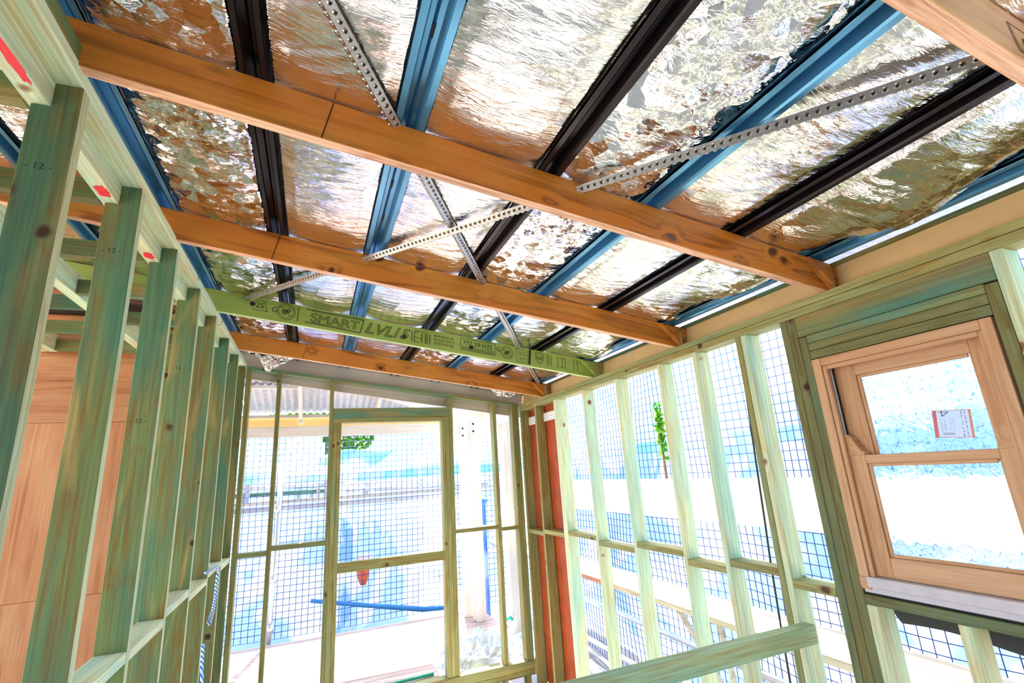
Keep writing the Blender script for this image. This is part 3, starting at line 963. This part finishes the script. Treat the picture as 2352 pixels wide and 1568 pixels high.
def foil_bay(xa, xb, mat, label, seed, y0=-1.7, y1=6.05, nx=48, ny=640, sag=0.017, fold=0.010, fine=0.0022, edge=None):
    u = np.linspace(0, 1, nx)
    yy = np.linspace(y0, y1, ny)
    U, Y = np.meshgrid(u, yy)
    X = xa + (xb - xa) * U
    prof = 1 - (2 * U - 1) ** 2
    dip = np.zeros_like(Y)
    ry = [0.464, 1.634, 2.836, 4.036, 5.214, -0.75]
    dist = np.min([np.abs(Y - r) for r in ry], axis=0)
    rise = np.clip(dist / 0.28, 0, 1)
    rise = rise * rise * (3 - 2 * rise)
    s = sag * (0.72 + 0.75 * rise)
    f = fold_noise(X, Y, seed, 7, 7, 24, fold, 3.0) + fold_noise(X, Y, seed + 5, 5, 24, 75, fine, 1.8)
    edgef = np.clip((np.minimum(U, 1 - U) * (xb - xa) - 0.058) / 0.06, 0, 1)
    e = np.minimum(U, 1 - U) * (xb - xa)
    lift = 1 - np.clip((e - 0.031) / 0.024, 0, 1)
    lift = lift * lift * (3 - 2 * lift)
    H = RH + 0.022 + (HB + 0.004 - RH - 0.022) * lift - sag * prof * edgef - (f + 0.2 * fold) * edgef * (0.2 + 0.8 * rise)
    H = 0.156 + np.logaddexp(0, (H - 0.156) / 0.004) * 0.004
    H = np.maximum(H, np.where(dist < 0.034, RH + 0.004, -1))
    if edge is not None:
        X = X + edge * (U ** 3) * (np.sin(Y * 5.1 + seed) * 0.5 + np.sin(Y * 11.3) * 0.3)
        H = H - 0.035 * U ** 4 * (1 + np.sin(Y * 7.0)) * np.clip((dist - 0.04) / 0.06, 0, 1)
    Z = A0 - SL * X + H
    verts = np.stack([X, Y, Z], -1).reshape(-1, 3)
    idx = np.arange(nx * ny).reshape(ny, nx)
    faces = np.stack([idx[:-1, :-1], idx[1:, :-1], idx[1:, 1:], idx[:-1, 1:]], -1).reshape(-1, 4)
    o = mesh_from('foil_strip', verts.tolist(), faces.tolist(), MAT[mat], smooth=True)
    tag(o, label, 'foil', 'silver foil under the roof')
    return o
foil_bay(-0.785, -0.25, 'foil_fine', 'finely crumpled silver foil beside the left stud wall', 3, fold=0.009, fine=0.004)
foil_bay(-0.25, 0.295, 'foil_smooth', 'smooth silver foil between the left black batten and slotted blue batten', 14)
foil_bay(0.295, 0.895, 'foil_smooth', 'silver foil with long folds between slotted blue and middle black battens', 25)
foil_bay(0.895, 1.412, 'foil_fine', 'finely crumpled silver foil between middle black and bright blue battens', 36, fold=0.010, fine=0.004)
foil_bay(1.412, 1.935, 'foil_smooth', 'smooth silver foil between bright blue batten and thin black batten', 47)
foil_bay(1.935, 2.48, 'foil_fold', 'silver foil with a loose ragged edge over the beige fascia', 58, edge=0.05)
foil_bay(-1.35, -0.785, 'foil_fold', 'silver foil just beyond the left stud wall', 69, ny=320)
foil_bay(-1.95, -1.35, 'foil_fold', 'silver foil between two battens beyond the left stud wall', 80, ny=240)
foil_bay(-3.3, -1.95, 'foil_fold', 'silver foil at the far left beyond the stud wall', 91, ny=240)

# hanging flaps of foil by the far wall
def flap(pts_top, pts_bot, label, seed):
    n, m = 22, 14
    r = np.random.default_rng(seed)
    vs_ = []
    for j in range(m):
        t = j / (m - 1)
        for i in range(n):
            s = i / (n - 1)
            def at(pl):
                q = s * (len(pl) - 1)
                k = min(int(q), len(pl) - 2)
                return Vector(pl[k]).lerp(Vector(pl[k + 1]), q - k)
            p = at(pts_top).lerp(at(pts_bot), t)
            vs_.append((p.x + r.normal(0, .004), p.y + r.normal(0, .010), p.z + r.normal(0, .004)))
    fs = [(j * n + i, j * n + i + 1, (j + 1) * n + i + 1, (j + 1) * n + i) for j in range(m - 1) for i in range(n - 1)]
    o = mesh_from('foil_flap', vs_, fs, MAT['foil_fine'], smooth=False)
    tag(o, label, 'foil')
flap([(-0.72, 5.60, 1.385), (-0.45, 5.60, 1.36), (-0.24, 5.60, 1.34)], [(-0.70, 5.66, 1.368), (-0.58, 5.66, 1.325), (-0.53, 5.68, 1.185), (-0.47, 5.68, 1.178), (-0.38, 5.67, 1.25), (-0.26, 5.66, 1.322)], 'torn foil flap hanging down above the far left corner', 2)
flap([(2.00, 5.62, 1.01), (2.22, 5.62, 0.98), (2.42, 5.62, 0.955)], [(2.04, 5.66, 0.965), (2.14, 5.68, 0.905), (2.27, 5.68, 0.885), (2.36, 5.67, 0.93), (2.41, 5.66, 0.97)], 'small crumpled foil flap above the far right corner', 5)

# ---------------------------------------------------------------- perforated steel brace straps (V section)
def brace(a, b, label, xh, sides):
    A = Vector((a[0], a[1], zr(a[0], xh[0])))
    B = Vector((b[0], b[1], zr(b[0], xh[1])))
    d = (B - A).normalized()
    side = ROOF_UP.cross(d).normalized()
    w, v, th = 0.026, 0.022, 0.0016
    prof = [(-w, 0), (0, -v), (w, 0), (w, th), (0, -v + th * 1.3), (-w, th)]
    vs_ = []
    for p in (A, B):
        for s, h in prof:
            vs_.append(tuple(p + side * s + ROOF_UP * h))
    N = len(prof)
    fs = [tuple(range(N)), tuple(range(N, 2 * N))[::-1]] + [(i, i + N, (i + 1) % N + N, (i + 1) % N) for i in range(N)]
    o = mesh_from('brace_strap', vs_, fs, MAT['galv'])
    tag(o, label, 'brace', 'perforated roof braces')
    L = (B - A).length
    hv, hf, dv, df = [], [], [], []
    n = int(L / 0.030)
    for i in range(n):
        c = A + d * (0.015 + i * 0.030)
        for sg in (-1, 1):
            e = (side * sg * w + ROOF_UP * v)
            ln = e.length
            e.normalize()
            nn = d.cross(e).normalized()
            if nn.dot(ROOF_UP) > 0:
                nn = -nn
            m = c - ROOF_UP * v + e * ln * 0.55
            k = len(dv)
            # raised rim round each punched hole, then the dark hole
            for r, lift in ((0.0095, 0.0), (0.0060, 0.0045)):
                for q in range(8):
                    ang = q * math.pi / 4
                    dv.append(tuple(m + (d * math.cos(ang) + e * math.sin(ang)) * r + nn * (lift + .0003)))
            for q in range(8):
                q2 = (q + 1) % 8
                df.append((k + q, k + q2, k + 8 + q2, k + 8 + q))
            k = len(hv)
            for q in range(8):
                ang = q * math.pi / 4
                hv.append(tuple(m + (d * math.cos(ang) + e * math.sin(ang)) * 0.0050 + nn * 0.0030))
            hf.append(tuple(range(k, k + 8)))
    tag(mesh_from('punched_rims', dv, df, MAT['galv'], o, smooth=True), kind='stuff')
    tag(mesh_from('punched_holes', hv, hf, MAT['galv_dark'], o), kind='stuff')
    return o
brace((-0.52, 0.40), (2.46, 5.17), 'perforated steel brace running from upper left to the far right corner', (0.160, 0.160), 1)
brace((1.83, 0.41), (-0.62, 4.14), 'perforated steel brace running from upper right down to the green beam', (0.132, 0.140), 1)

# ---------------------------------------------------------------- fascia boards over the window wall
for y0, y1, lab in ((2.131, 6.05, 'beige fascia board above the far half of the window wall'), (-1.6, 2.127, 'beige fascia board above the window, nearer the camera')):
    t_ = 0.012 if y0 > 2 else 0.0
    tag(blk('fascia_board', (2.62 + t_, 2.645 + t_), (y0, y1), (0.80, 0.985), MAT['fascia']), lab, 'fascia board')
    tag(blk('fascia_strip', (2.600, 2.619), (y0, y1), (0.968, 0.990), MAT['pine']), 'thin brown strip along the top of ' + ('the far fascia board' if y0 > 2 else 'the near fascia board'), 'strip')
# raked board above the far wall
tag(bar('barge_board', (-0.85, 6.075, zr(-0.85, 0.055)), (2.60, 6.075, zr(2.60, 0.045)), 0.03, 0.36, MAT['white_wood'], None, ROOF_UP), 'off-white raked board above the far stud wall', 'board')
bar_ = None

# guard rail across the room
gr = blk('guard_rail', (-0.70, 2.523), (2.102, 2.168), (-0.988, -0.897), MAT['pine_rail'])
tag(gr, 'loose treated pine rail crossing low in front of the window wall', 'rail')

# cable hanging beside the double stud, rope on the left wall
tag(tube('hanging_cable', [(2.60, 2.328, 0.733), (2.605, 2.345, 0.35), (2.60, 2.359, -0.02), (2.602, 2.378, -0.40), (2.60, 2.389, -0.635), (2.60, 2.40, -1.0), (2.60, 2.407, -1.4), (2.60, 2.41, -2.40)], 0.006, MAT['cable']), 'dark cable hanging down between the right wall studs', 'cable')
tag(tube('rope', [(-0.73, 4.60, -0.618), (-0.70, 4.75, -0.612), (-0.695, 4.90, -0.616), (-0.695, 4.955, -0.66), (-0.70, 4.972, -0.75), (-0.70, 4.965, -0.855), (-0.70, 4.90, -0.95), (-0.70, 4.75, -1.00)], [.012] * 7 + [.020], MAT['rope']), 'blue and white rope tied over a left wall nogging', 'rope')
tag(tube('rope', [(-0.70, 4.60, -1.10), (-0.70, 4.62, -1.25), (-0.70, 4.70, -1.40), (-0.70, 4.74, -1.7), (-0.70, 4.72, -2.2)], 0.011, MAT['rope']), 'lower blue and white rope end hanging by the left studs', 'rope')

# ---------------------------------------------------------------- room beyond the left wall
wp = empty('wall_beyond', -2.3, 5.0, -2.45)
tag(wp, 'orange plywood wall of the room beyond the left studs', 'wall', kind='structure')
for z0, z1 in ((-2.45, -0.726), (-0.724, 0.588), (0.590, 0.929), (0.931, 1.50), (1.60, 1.76)):
    for x0, x1 in ((-2.46, -1.262), (-3.5, -2.464)):
        o = blk('plywood_panel', (x0, x1), (5.0, 5.02), (z0, z1), MAT['ply'], wp)
blk('seam_light_block', (-3.5, -1.27), (5.0215, 5.03), (-2.45, 1.70), MAT['joint'], wp)  # unseen dark sheet added to stop light showing through the panel seams
blk('cross_beam', (-3.5, -1.26), (4.96, 5.01), (1.505, 1.595), MAT['joint'], wp)
blk('stud', (-1.258, -1.20), (4.99, 5.08), (-2.45, 1.40), MAT['pine'], wp)
lad = empty('ceiling_frame', -1.1, 3.0, 1.2)
tag(lad, 'ladder of pale treated pine joists beyond the left studs', 'ceiling frame')
blk('joist', (-1.42, -1.355), (-1.5, 4.98), (1.17, 1.30), MAT['pine_pale'], lad)
blk('joist', (-2.06, -2.00), (-1.5, 4.98), (1.17, 1.30), MAT['pine_pale'], lad)
blk('joist', (-2.12, -2.065), (-1.5, 4.98), (1.17, 1.30), MAT['pine_pale'], lad)
for y in (-0.2, 0.42, 1.05, 1.66, 2.24, 2.86, 3.45, 4.05, 4.62):
    blk('block', (-1.354, -0.861), (y, y + 0.047), (1.17, 1.262), MAT['pine'], lad)
    blk('block', (-1.999, -1.421), (y + .3, y + 0.347), (1.17, 1.262), MAT['pine'], lad)

# ---------------------------------------------------------------- verandah outside the far wall
dk = empty('deck', 0.2, 7.2, -2.25)
tag(dk, 'sunlit timber deck outside the framed doorway', 'deck')
y = 6.06
while y < 8.46:
    blk('deck_board', (-3.4, 2.68), (y, y + 0.116), (-2.235, -2.20), MAT['deck'], dk)
    y += 0.124
blk('edge_board', (-3.4, 2.68), (8.50, 8.53), (-2.42, -2.195), MAT['white_wood'], dk)
blk('joist', (-3.4, 2.68), (6.2, 6.26), (-2.42, -2.236), MAT['deck'], dk)
blk('joist', (-3.4, 2.68), (8.3, 8.36), (-2.42, -2.236), MAT['deck'], dk)
WW = MAT['white_wood']
def post(x, y, w, z1, label):
    o = blk('verandah_post', (x - w / 2, x + w / 2), (y - w / 2, y + w / 2), (-2.199, z1), WW)
    tag(o, label, 'post', 'white verandah posts')
    for z in (z1 - 0.12, z1 - 0.24):
        bolt = tube('bolt', [(x - w * .15, y - w / 2 - .012, z), (x - w * .15, y - w / 2, z)], 0.018, MAT['galv_dark'], o, 6)
    return o
post(2.385, 8.22, 0.125, 0.86, 'white square post at the deck corner, left of the close pair')
post(2.475, 7.90, 0.15, 0.90, 'white square post in front of the deck corner post')
post(2.78, 7.15, 0.19, 1.02, 'white square post beside the far right corner studs')
tag(blk('verandah_beam', (-3.4, 2.32), (8.17, 8.27), (0.685, 0.842), WW), 'white beam along the front of the verandah', 'beam')
tag(blk('verandah_beam', (2.56, 2.64), (6.10, 7.80), (0.69, 0.86), WW), 'white side beam running from the corner posts to the house', 'beam')
tag(bar('hip_rafter', (-0.45, 6.55, 1.50), (2.36, 8.12, 0.90), 0.07, 0.13, WW), 'white hip rafter slanting down to the deck corner post', 'rafter')
tag(bar('verandah_rafter', (-1.0, 6.36, 1.53), (2.66, 6.36, 0.915), 0.07, 0.17, WW), 'white raked rafter just outside the far wall', 'rafter')
for x, lab in ((-2.4, 'white verandah rafter at the far left under the corrugated roof'), (-1.31, 'white verandah rafter hidden behind the left corner studs'), (-0.21, 'white verandah rafter left of the framed doorway'), (0.91, 'white verandah rafter above the framed doorway')):
    tag(bar('verandah_rafter', (x, 7.0 if x < 0 else 7.5, 1.36 - (0 if x < 0 else .13)), (x, 8.40, 0.945), 0.05, 0.11, WW), lab, 'rafter')
tag(blk('purlin', (-3.4, 0.1), (7.42, 7.50), (1.30, 1.342), WW), 'white purlin under the corrugated verandah roof', 'purlin')
tag(blk('purlin', (-3.4, 1.9), (8.36, 8.42), (1.0, 1.046), WW), 'white batten at the low edge of the verandah roof', 'purlin')
tag(blk('verandah_fascia', (-3.4, 2.30), (8.46, 8.48), (0.865, 1.02), MAT['yellow']), 'yellow fascia board behind the verandah beam', 'fascia board')
tag(blk('verandah_fascia', (2.655, 2.675), (6.1, 8.44), (0.87, 1.02), MAT['yellow']), 'yellow fascia board along the verandah side', 'fascia board')
# corrugated iron: one object per sheet
def corrug(x0, x1, label):
    n = int((x1 - x0) / 0.0125)
    vs_, fs = [], []
    for i in range(n + 1):
        x = x0 + (x1 - x0) * i / n
        dz = 0.016 * math.sin(2 * math.pi * x / 0.10)
        ymin = 6.2 if x < -0.3 else 6.2 + max(0, (x + 0.3)) * 0.82
        for (yy) in (min(ymin, 8.4), 8.46):
            z = 1.075 + (8.46 - yy) * 0.30 + dz
            vs_.append((x, yy, z))
            vs_.append((x, yy, z + 0.004))
    for i in range(n):
        a, b = i * 4, (i + 1) * 4
        fs += [(a, b, b + 2, a + 2), (a + 1, a + 3, b + 3, b + 1), (a + 2, b + 2, b + 3, a + 3), (a, a + 1, b + 1, b)]
    o = mesh_from('corrugated_sheet', vs_, fs, MAT['roof_white'], smooth=True)
    tag(o, label, 'roof sheet', 'corrugated verandah roof sheets')
corrug(-3.4, -2.2, 'white corrugated sheet at the far left of the verandah roof')
corrug(-2.19, -1.0, 'white corrugated sheet left of the far wall corner')
corrug(-0.99, 0.2, 'white corrugated sheet seen left of the framed doorway')
corrug(0.21, 2.3, 'white corrugated sheet cut along the hip rafter')

# crumpled plastic on the deck by the far right corner
def heap(name, cx, cy, rx, ry, hgt, mat, label, cat, seed, z0=-2.198):
    n, m = 40, 24
    r = np.random.default_rng(seed)
    ph = r.uniform(0, 6.28, 8)
    vs_ = []
    for j in range(m):
        for i in range(n):
            u, v = i / (n - 1) * 2 - 1, j / (m - 1) * 2 - 1
            e = max(0, 1 - (abs(u) ** 2.5 + abs(v) ** 2.5))
            z = hgt * e ** .6 * (0.65 + 0.35 * math.sin(u * 9 + ph[0] + 2 * math.sin(v * 5 + ph[1])) * math.cos(v * 7 + ph[2]))
            z += 0.02 * e * r.normal()
            vs_.append((cx + rx * u + r.normal(0, .01), cy + ry * v + 0.12 * ry * math.sin(u * 4 + ph[3]), z0 + max(0, z)))
    fs = [(j * n + i, j * n + i + 1, (j + 1) * n + i + 1, (j + 1) * n + i) for j in range(m - 1) for i in range(n - 1)]
    o = mesh_from(name, vs_, fs, mat, smooth=False)
    tag(o, label, cat)
    return o
hp = heap('plastic_sheet', 2.05, 6.55, 0.62, 0.42, 0.26, MAT['plastic'], 'crumpled translucent plastic sheet heaped by the far right corner', 'plastic sheet', 4)
tag(tube('green_strap', [(0.75, 6.14, -2.178), (1.05, 6.17, -2.172), (1.36, 6.20, -2.178)], 0.018, MAT['teal_plastic']), 'teal green strap lying on the deck beside the crumpled plastic', 'strap')
tag(tube('green_strap', [(2.54, 6.98, -2.0), (2.62, 7.0, -1.97), (2.66, 7.03, -2.02)], 0.022, MAT['teal_plastic']), 'short teal green strap behind the crumpled plastic', 'strap')

# ---------------------------------------------------------------- scaffold, netting and shade cloth beyond the deck
def drape(name, pts_fn, nu, nv, mat, label, cat, keep=None, wire=None, smooth=True):
    vs_ = [pts_fn(i / nu, j / nv) for j in range(nv + 1) for i in range(nu + 1)]
    fs = []
    for j in range(nv):
        for i in range(nu):
            if keep and not keep((i + .5) / nu, (j + .5) / nv):
                continue
            a = j * (nu + 1) + i
            fs.append((a, a + 1, a + nu + 2, a + nu + 1))
    o = mesh_from(name, vs_, fs, MAT[mat], smooth=smooth)
    if wire:
        md = o.modifiers.new('wire', 'WIREFRAME')
        md.thickness = wire * K
        md.use_even_offset = False
        md.use_replace = True
    tag(o, label, cat)
    return o

def far_pt(y0, amp):
    def f(u, v, x0=-3.6, x1=4.6, z0=-2.5, z1=2.3):
        x = x0 + (x1 - x0) * u
        z = z0 + (z1 - z0) * v
        return (x, y0 + amp * math.sin(x * 1.7 + z * .6) + amp * .5 * math.sin(x * 4.1 + 1.0) * math.cos(z * 2.2), z)
    return f
HOLE = [(0.02, 1.6), (0.22, 0.50), (0.38, 0.44), (0.66, 0.46), (0.82, 0.56), (1.02, 0.60), (1.12, 0.74), (1.30, 1.6)]
def in_poly(x, z, poly):
    c = False
    n = len(poly)
    for i in range(n):
        x1, z1 = poly[i]
        x2, z2 = poly[(i + 1) % n]
        if (z1 > z) != (z2 > z) and x < (x2 - x1) * (z - z1) / (z2 - z1) + x1:
            c = not c
    return c
fp = far_pt(10.45, 0.05)
drape('shade_cloth', lambda u, v: fp(u, v, x1=5.2, z0=-0.02, z1=1.15), 176, 44, 'cloth_cyan', 'pale blue shade cloth with a torn hole beyond the deck', 'shade cloth',
      keep=lambda u, v: not in_poly(-3.6 + 8.8 * u, -0.02 + 1.17 * v, HOLE))
fb = far_pt(10.50, 0.07)
drape('shade_cloth', lambda u, v: fb(u, v, z0=-3.0, z1=0.24), 60, 40, 'cloth_blue', 'deep blue shade cloth low behind the far scaffold', 'shade cloth')
# torn cloth folded down under the hole
def fold_pt(u, v):
    x = 0.05 + 1.45 * u
    top = 0.43 + 0.20 * u + 0.10 * math.sin(u * 5)
    bot = 0.33 - 0.26 * math.sin(u * math.pi * .9) ** 1.2 + 0.25 * u * u
    z = top + (bot - top) * v
    return (x, 10.43 - 0.16 * math.sin(v * math.pi * .6) ** .7 - 0.03 * math.sin(u * 9) * v, z)
drape('torn_cloth_fold', fold_pt, 30, 10, 'cloth_cyan', 'folded flap of pale blue cloth hanging under the torn hole', 'shade cloth')
fn = far_pt(9.42, 0.035)
drape('safety_net', lambda u, v: fn(u, v, x1=4.2, z0=-2.35, z1=1.15), 82, 37, 'net', 'black square-mesh safety net beyond the deck', 'net', wire=0.013)

def pipe(a, b, r, mat, label, group=None, rest=None):
    o = tube('scaffold_tube', [a, b], r, MAT[mat], None, 10)
    tag(o, label, 'scaffold tube', group)
    if rest is not None:            # couplers that carry the tube on what is below it
        for t in (0.12, 0.5, 0.9):
            q = Vector(a).lerp(Vector(b), t)
            blk('coupler', (q.x - .03, q.x + .03), (q.y - r * 1.3, q.y + r * 1.3), (rest, q.z + r * 1.25), MAT['alu'], o)
    return o
sp = pipe((-0.505, 8.60, -2.7), (-0.455, 8.60, 0.20), 0.034, 'alu', 'upright alloy scaffold post at the edge of the deck')
for z in (-0.36, -1.35, -2.0):
    c = tube('coupler', [(-0.49, 8.60, z - .05), (-0.49, 8.60, z + .05)], 0.055, MAT['alu'], sp, 10)
pipe((-2.6, 9.75, -0.02), (0.55, 9.75, -0.04), 0.040, 'alu', 'white scaffold tube above the far planks, left of the doorway', rest=-0.27)
pipe((-2.6, 9.85, -0.14), (0.40, 9.85, -0.16), 0.044, 'green_pipe', 'long green scaffold tube lying above the far planks', rest=-0.27)
pipe((-0.30, 10.04, -0.06), (0.28, 10.04, -0.07), 0.030, 'green_pipe', 'short green scaffold tube with clamps above the far planks', rest=-0.27)
pipe((0.62, 9.8, -0.10), (3.3, 9.8, -0.14), 0.050, 'white_plastic', 'thick white tube over the far planks, seen through the doorway', rest=-0.27)
pipe((0.55, 9.64, -0.19), (3.3, 9.64, -0.23), 0.030, 'alu', 'thin alloy tube over the far planks, seen through the doorway', rest=-0.27)
for k, (yy, z, lab) in enumerate(((9.60, -0.27, 'scaffold plank on the near side of the far walkway'), (9.85, -0.27, 'scaffold plank in the middle of the far walkway'), (10.10, -0.27, 'scaffold plank on the outer side of the far walkway'))):
    tag(blk('scaffold_plank', (-3.0, 3.6), (yy, yy + 0.23), (z - 0.055, z), MAT['plank']), lab, 'plank', 'far walkway planks')
tag(blk('scaffold_ledger', (-3.0, 3.6), (9.54, 9.59), (-0.435, -0.345), MAT['alu']), 'pale alloy ledger beam under the far walkway', 'beam')
pipe((-2.4, 9.0, -2.85), (1.4, 9.35, -2.55), 0.05, 'white_plastic', 'white pipe lying on the ground beyond the deck')
for x, lab in ((-1.9, 'scaffold transom under the far walkway, left of the deck post'), (2.95, 'scaffold transom under the far walkway, right of the deck posts')):
    tb_ = blk('scaffold_transom', (x, x + .05), (9.5, 10.34), (-0.3435, -0.327), MAT['alu'])
    tag(tb_, lab, 'beam')
    tube('leg', [(x + .025, 9.565, -3.05), (x + .025, 9.565, -0.33)], .034, MAT['alu'], tb_, 8)
tag(tube('blue_strap', [(0.05, 9.33, -1.86), (0.9, 9.33, -2.05), (1.9, 9.33, -2.26), (2.4, 9.33, -2.30)], [.03, .035, .045, .03], MAT['rope_blue']), 'blue webbing strap sagging across the safety net', 'strap')
bk = tube('bucket', [(0.90, 9.70, -1.36), (0.90, 9.70, -1.50), (0.90, 9.70, -1.68), (0.90, 9.70, -1.80)], [.13, .125, .10, .05], MAT['orange_plastic'], None, 16)
tag(bk, 'orange bucket hanging behind the safety net', 'bucket')
tube('hanger', [(0.90, 9.70, -1.33), (0.90, 9.70, -0.322)], .004, MAT['white_plastic'], bk, 6)
tube('rim', [(0.90, 9.70, -1.38), (0.90, 9.70, -1.30)], .137, MAT['white_plastic'], bk, 16)
tag(tube('cloth_roll', [(2.80, 8.75, -3.045), (2.80, 8.75, -1.0), (2.81, 8.74, -0.55), (2.83, 8.72, -0.46)], [.12, .115, .10, .15], MAT['cloth_blue'], None, 16), 'upright roll of blue cloth right of the deck corner posts', 'roll')

# tree seen through the torn hole
tr = empty('tree', 0.8, 13.2, -3.05)
tag(tr, 'leafy green tree seen through the torn hole in the cloth', 'tree')
tube('trunk', [(0.8, 13.2, -3.05), (0.85, 13.2, -0.8), (0.75, 13.2, 1.0)], [.16, .12, .07], MAT['bark'], tr, 8)
rg = np.random.default_rng(8)
lv, lf = [], []
for i in range(5200):
    c = rg.normal(0, 1, 3)
    c = c / np.linalg.norm(c) * rg.uniform(0.2, 1) ** .5
    c = np.array([0.8, 13.2, 1.3]) + c * np.array([2.0, 1.1, 1.5])
    d = rg.normal(0, 1, 3); d /= np.linalg.norm(d)
    e = np.cross(d, rg.normal(0, 1, 3)); e /= np.linalg.norm(e)
    L, w = rg.uniform(.09, .17), rg.uniform(.03, .05)
    k = len(lv)
    lv += [tuple(c - d * L), tuple(c + e * w), tuple(c + d * L), tuple(c - e * w)]
    lf.append((k, k + 1, k + 2, k + 3))
tag(mesh_from('foliage', lv, lf, MAT['leaf'], tr), kind='stuff')

# ---------------------------------------------------------------- right-hand side: walkway, netting and cloth
def side_pt(x0, amp):
    def f(u, v, y0=-2.0, y1=10.25, z0=-2.9, z1=3.4):
        yy = y0 + (y1 - y0) * u
        z = z0 + (z1 - z0) * v
        return (x0 + amp * math.sin(yy * 1.9 + z * .7) + amp * .6 * math.sin(yy * 4.7 + 2) * math.cos(z * 1.9), yy, z)
    return f
fs1 = side_pt(4.75, 0.06)
drape('shade_cloth', lambda u, v: fs1(u, v, z0=0.12, z1=3.6), 80, 30, 'cloth_cyan', 'pale blue shade cloth beyond the right wall, above the walkway', 'shade cloth')
fs2 = side_pt(5.02, 0.08)
drape('shade_cloth', lambda u, v: fs2(u, v, z0=-3.0, z1=0.30), 100, 40, 'cloth_blue', 'deep blue shade cloth beyond the right wall, below the walkway', 'shade cloth')
fs3 = side_pt(4.42, 0.05)
drape('safety_net', lambda u, v: fs3(u, v, y1=9.2, z0=-2.95, z1=2.6), 118, 58, 'net', 'black square-mesh safety net beyond the right wall', 'net', wire=0.011)
for k, (x, z, w, lab) in enumerate(((3.62, -0.40, 0.30, 'white walkway plank at eye level beyond the right wall, inner one'), (3.94, -0.40, 0.30, 'white walkway plank at eye level beyond the right wall, outer one'))):
    tag(blk('scaffold_plank', (x, x + w), (-2.0, 9.2), (z - .05, z), MAT['plank']), lab, 'plank')
tag(blk('toe_board', (3.56, 3.60), (-2.0, 9.2), (-0.60, -0.20), MAT['white_plastic']), 'white toe board along the upper walkway beyond the right wall', 'board')
for k, (x, lab) in enumerate(((3.05, 'lower walkway plank beyond the right wall, nearest the studs'), (3.30, 'lower walkway plank beyond the right wall, outer one'))):
    tag(blk('scaffold_plank', (x, x + .235), (-2.0, 9.0), (-1.30, -1.25), MAT['plank']), lab, 'plank')
tag(blk('ledger_beam', (3.50, 3.56), (-2.0, 9.0), (-1.42, -1.305), MAT['plank']), 'pale timber beam under the lower walkway beyond the right wall', 'beam')
pipe((3.9, -1.5, -1.95), (3.9, 9.0, -1.95), 0.035, 'alu', 'horizontal scaffold tube low beyond the right wall')
pipe((4.0, -1.5, -2.55), (4.0, 9.0, -2.55), 0.03, 'white_plastic', 'lowest white scaffold tube beyond the right wall')
pipe((3.52, 4.55, -1.40), (3.95, 4.10, -2.7), 0.028, 'plank', 'slanting timber prop under the lower walkway')
pipe((3.52, 3.95, -1.40), (3.60, 3.80, -2.9), 0.026, 'plank', 'nearly upright timber prop under the lower walkway')
tag(blk('path', (2.75, 4.2), (-3, 9.5), (-3.05, -2.98), MAT['concrete']), 'pale concrete path outside the right wall', 'path', kind='structure')
pl = empty('shrub', 4.10, 5.12, -0.395)
tag(pl, 'narrow green shrub standing on the walkway beyond the right wall', 'shrub')
lv, lf = [], []
for i in range(170):
    c = np.array([4.10, 5.12, 0.36]) + np.clip(rg.normal(0, 1, 3), -2, 2) * np.array([.02, .035, .17])
    d = rg.normal(0, 1, 3); d[2] += 1.5; d /= np.linalg.norm(d)
    e = np.cross(d, rg.normal(0, 1, 3)); e /= np.linalg.norm(e)
    k = len(lv)
    lv += [tuple(c - d * .06), tuple(c + e * .018), tuple(c + d * .06), tuple(c - e * .018)]
    lf.append((k, k + 1, k + 2, k + 3))
tag(mesh_from('foliage', lv, lf, MAT['leaf'], pl), kind='stuff')
tube('stem', [(4.10, 5.12, -0.30), (4.10, 5.12, 0.4)], .018, MAT['bark'], pl, 6)
tube('pot', [(4.10, 5.12, -0.398), (4.10, 5.12, -0.26)], [.05, .065], MAT['orange_plastic'], pl, 12)
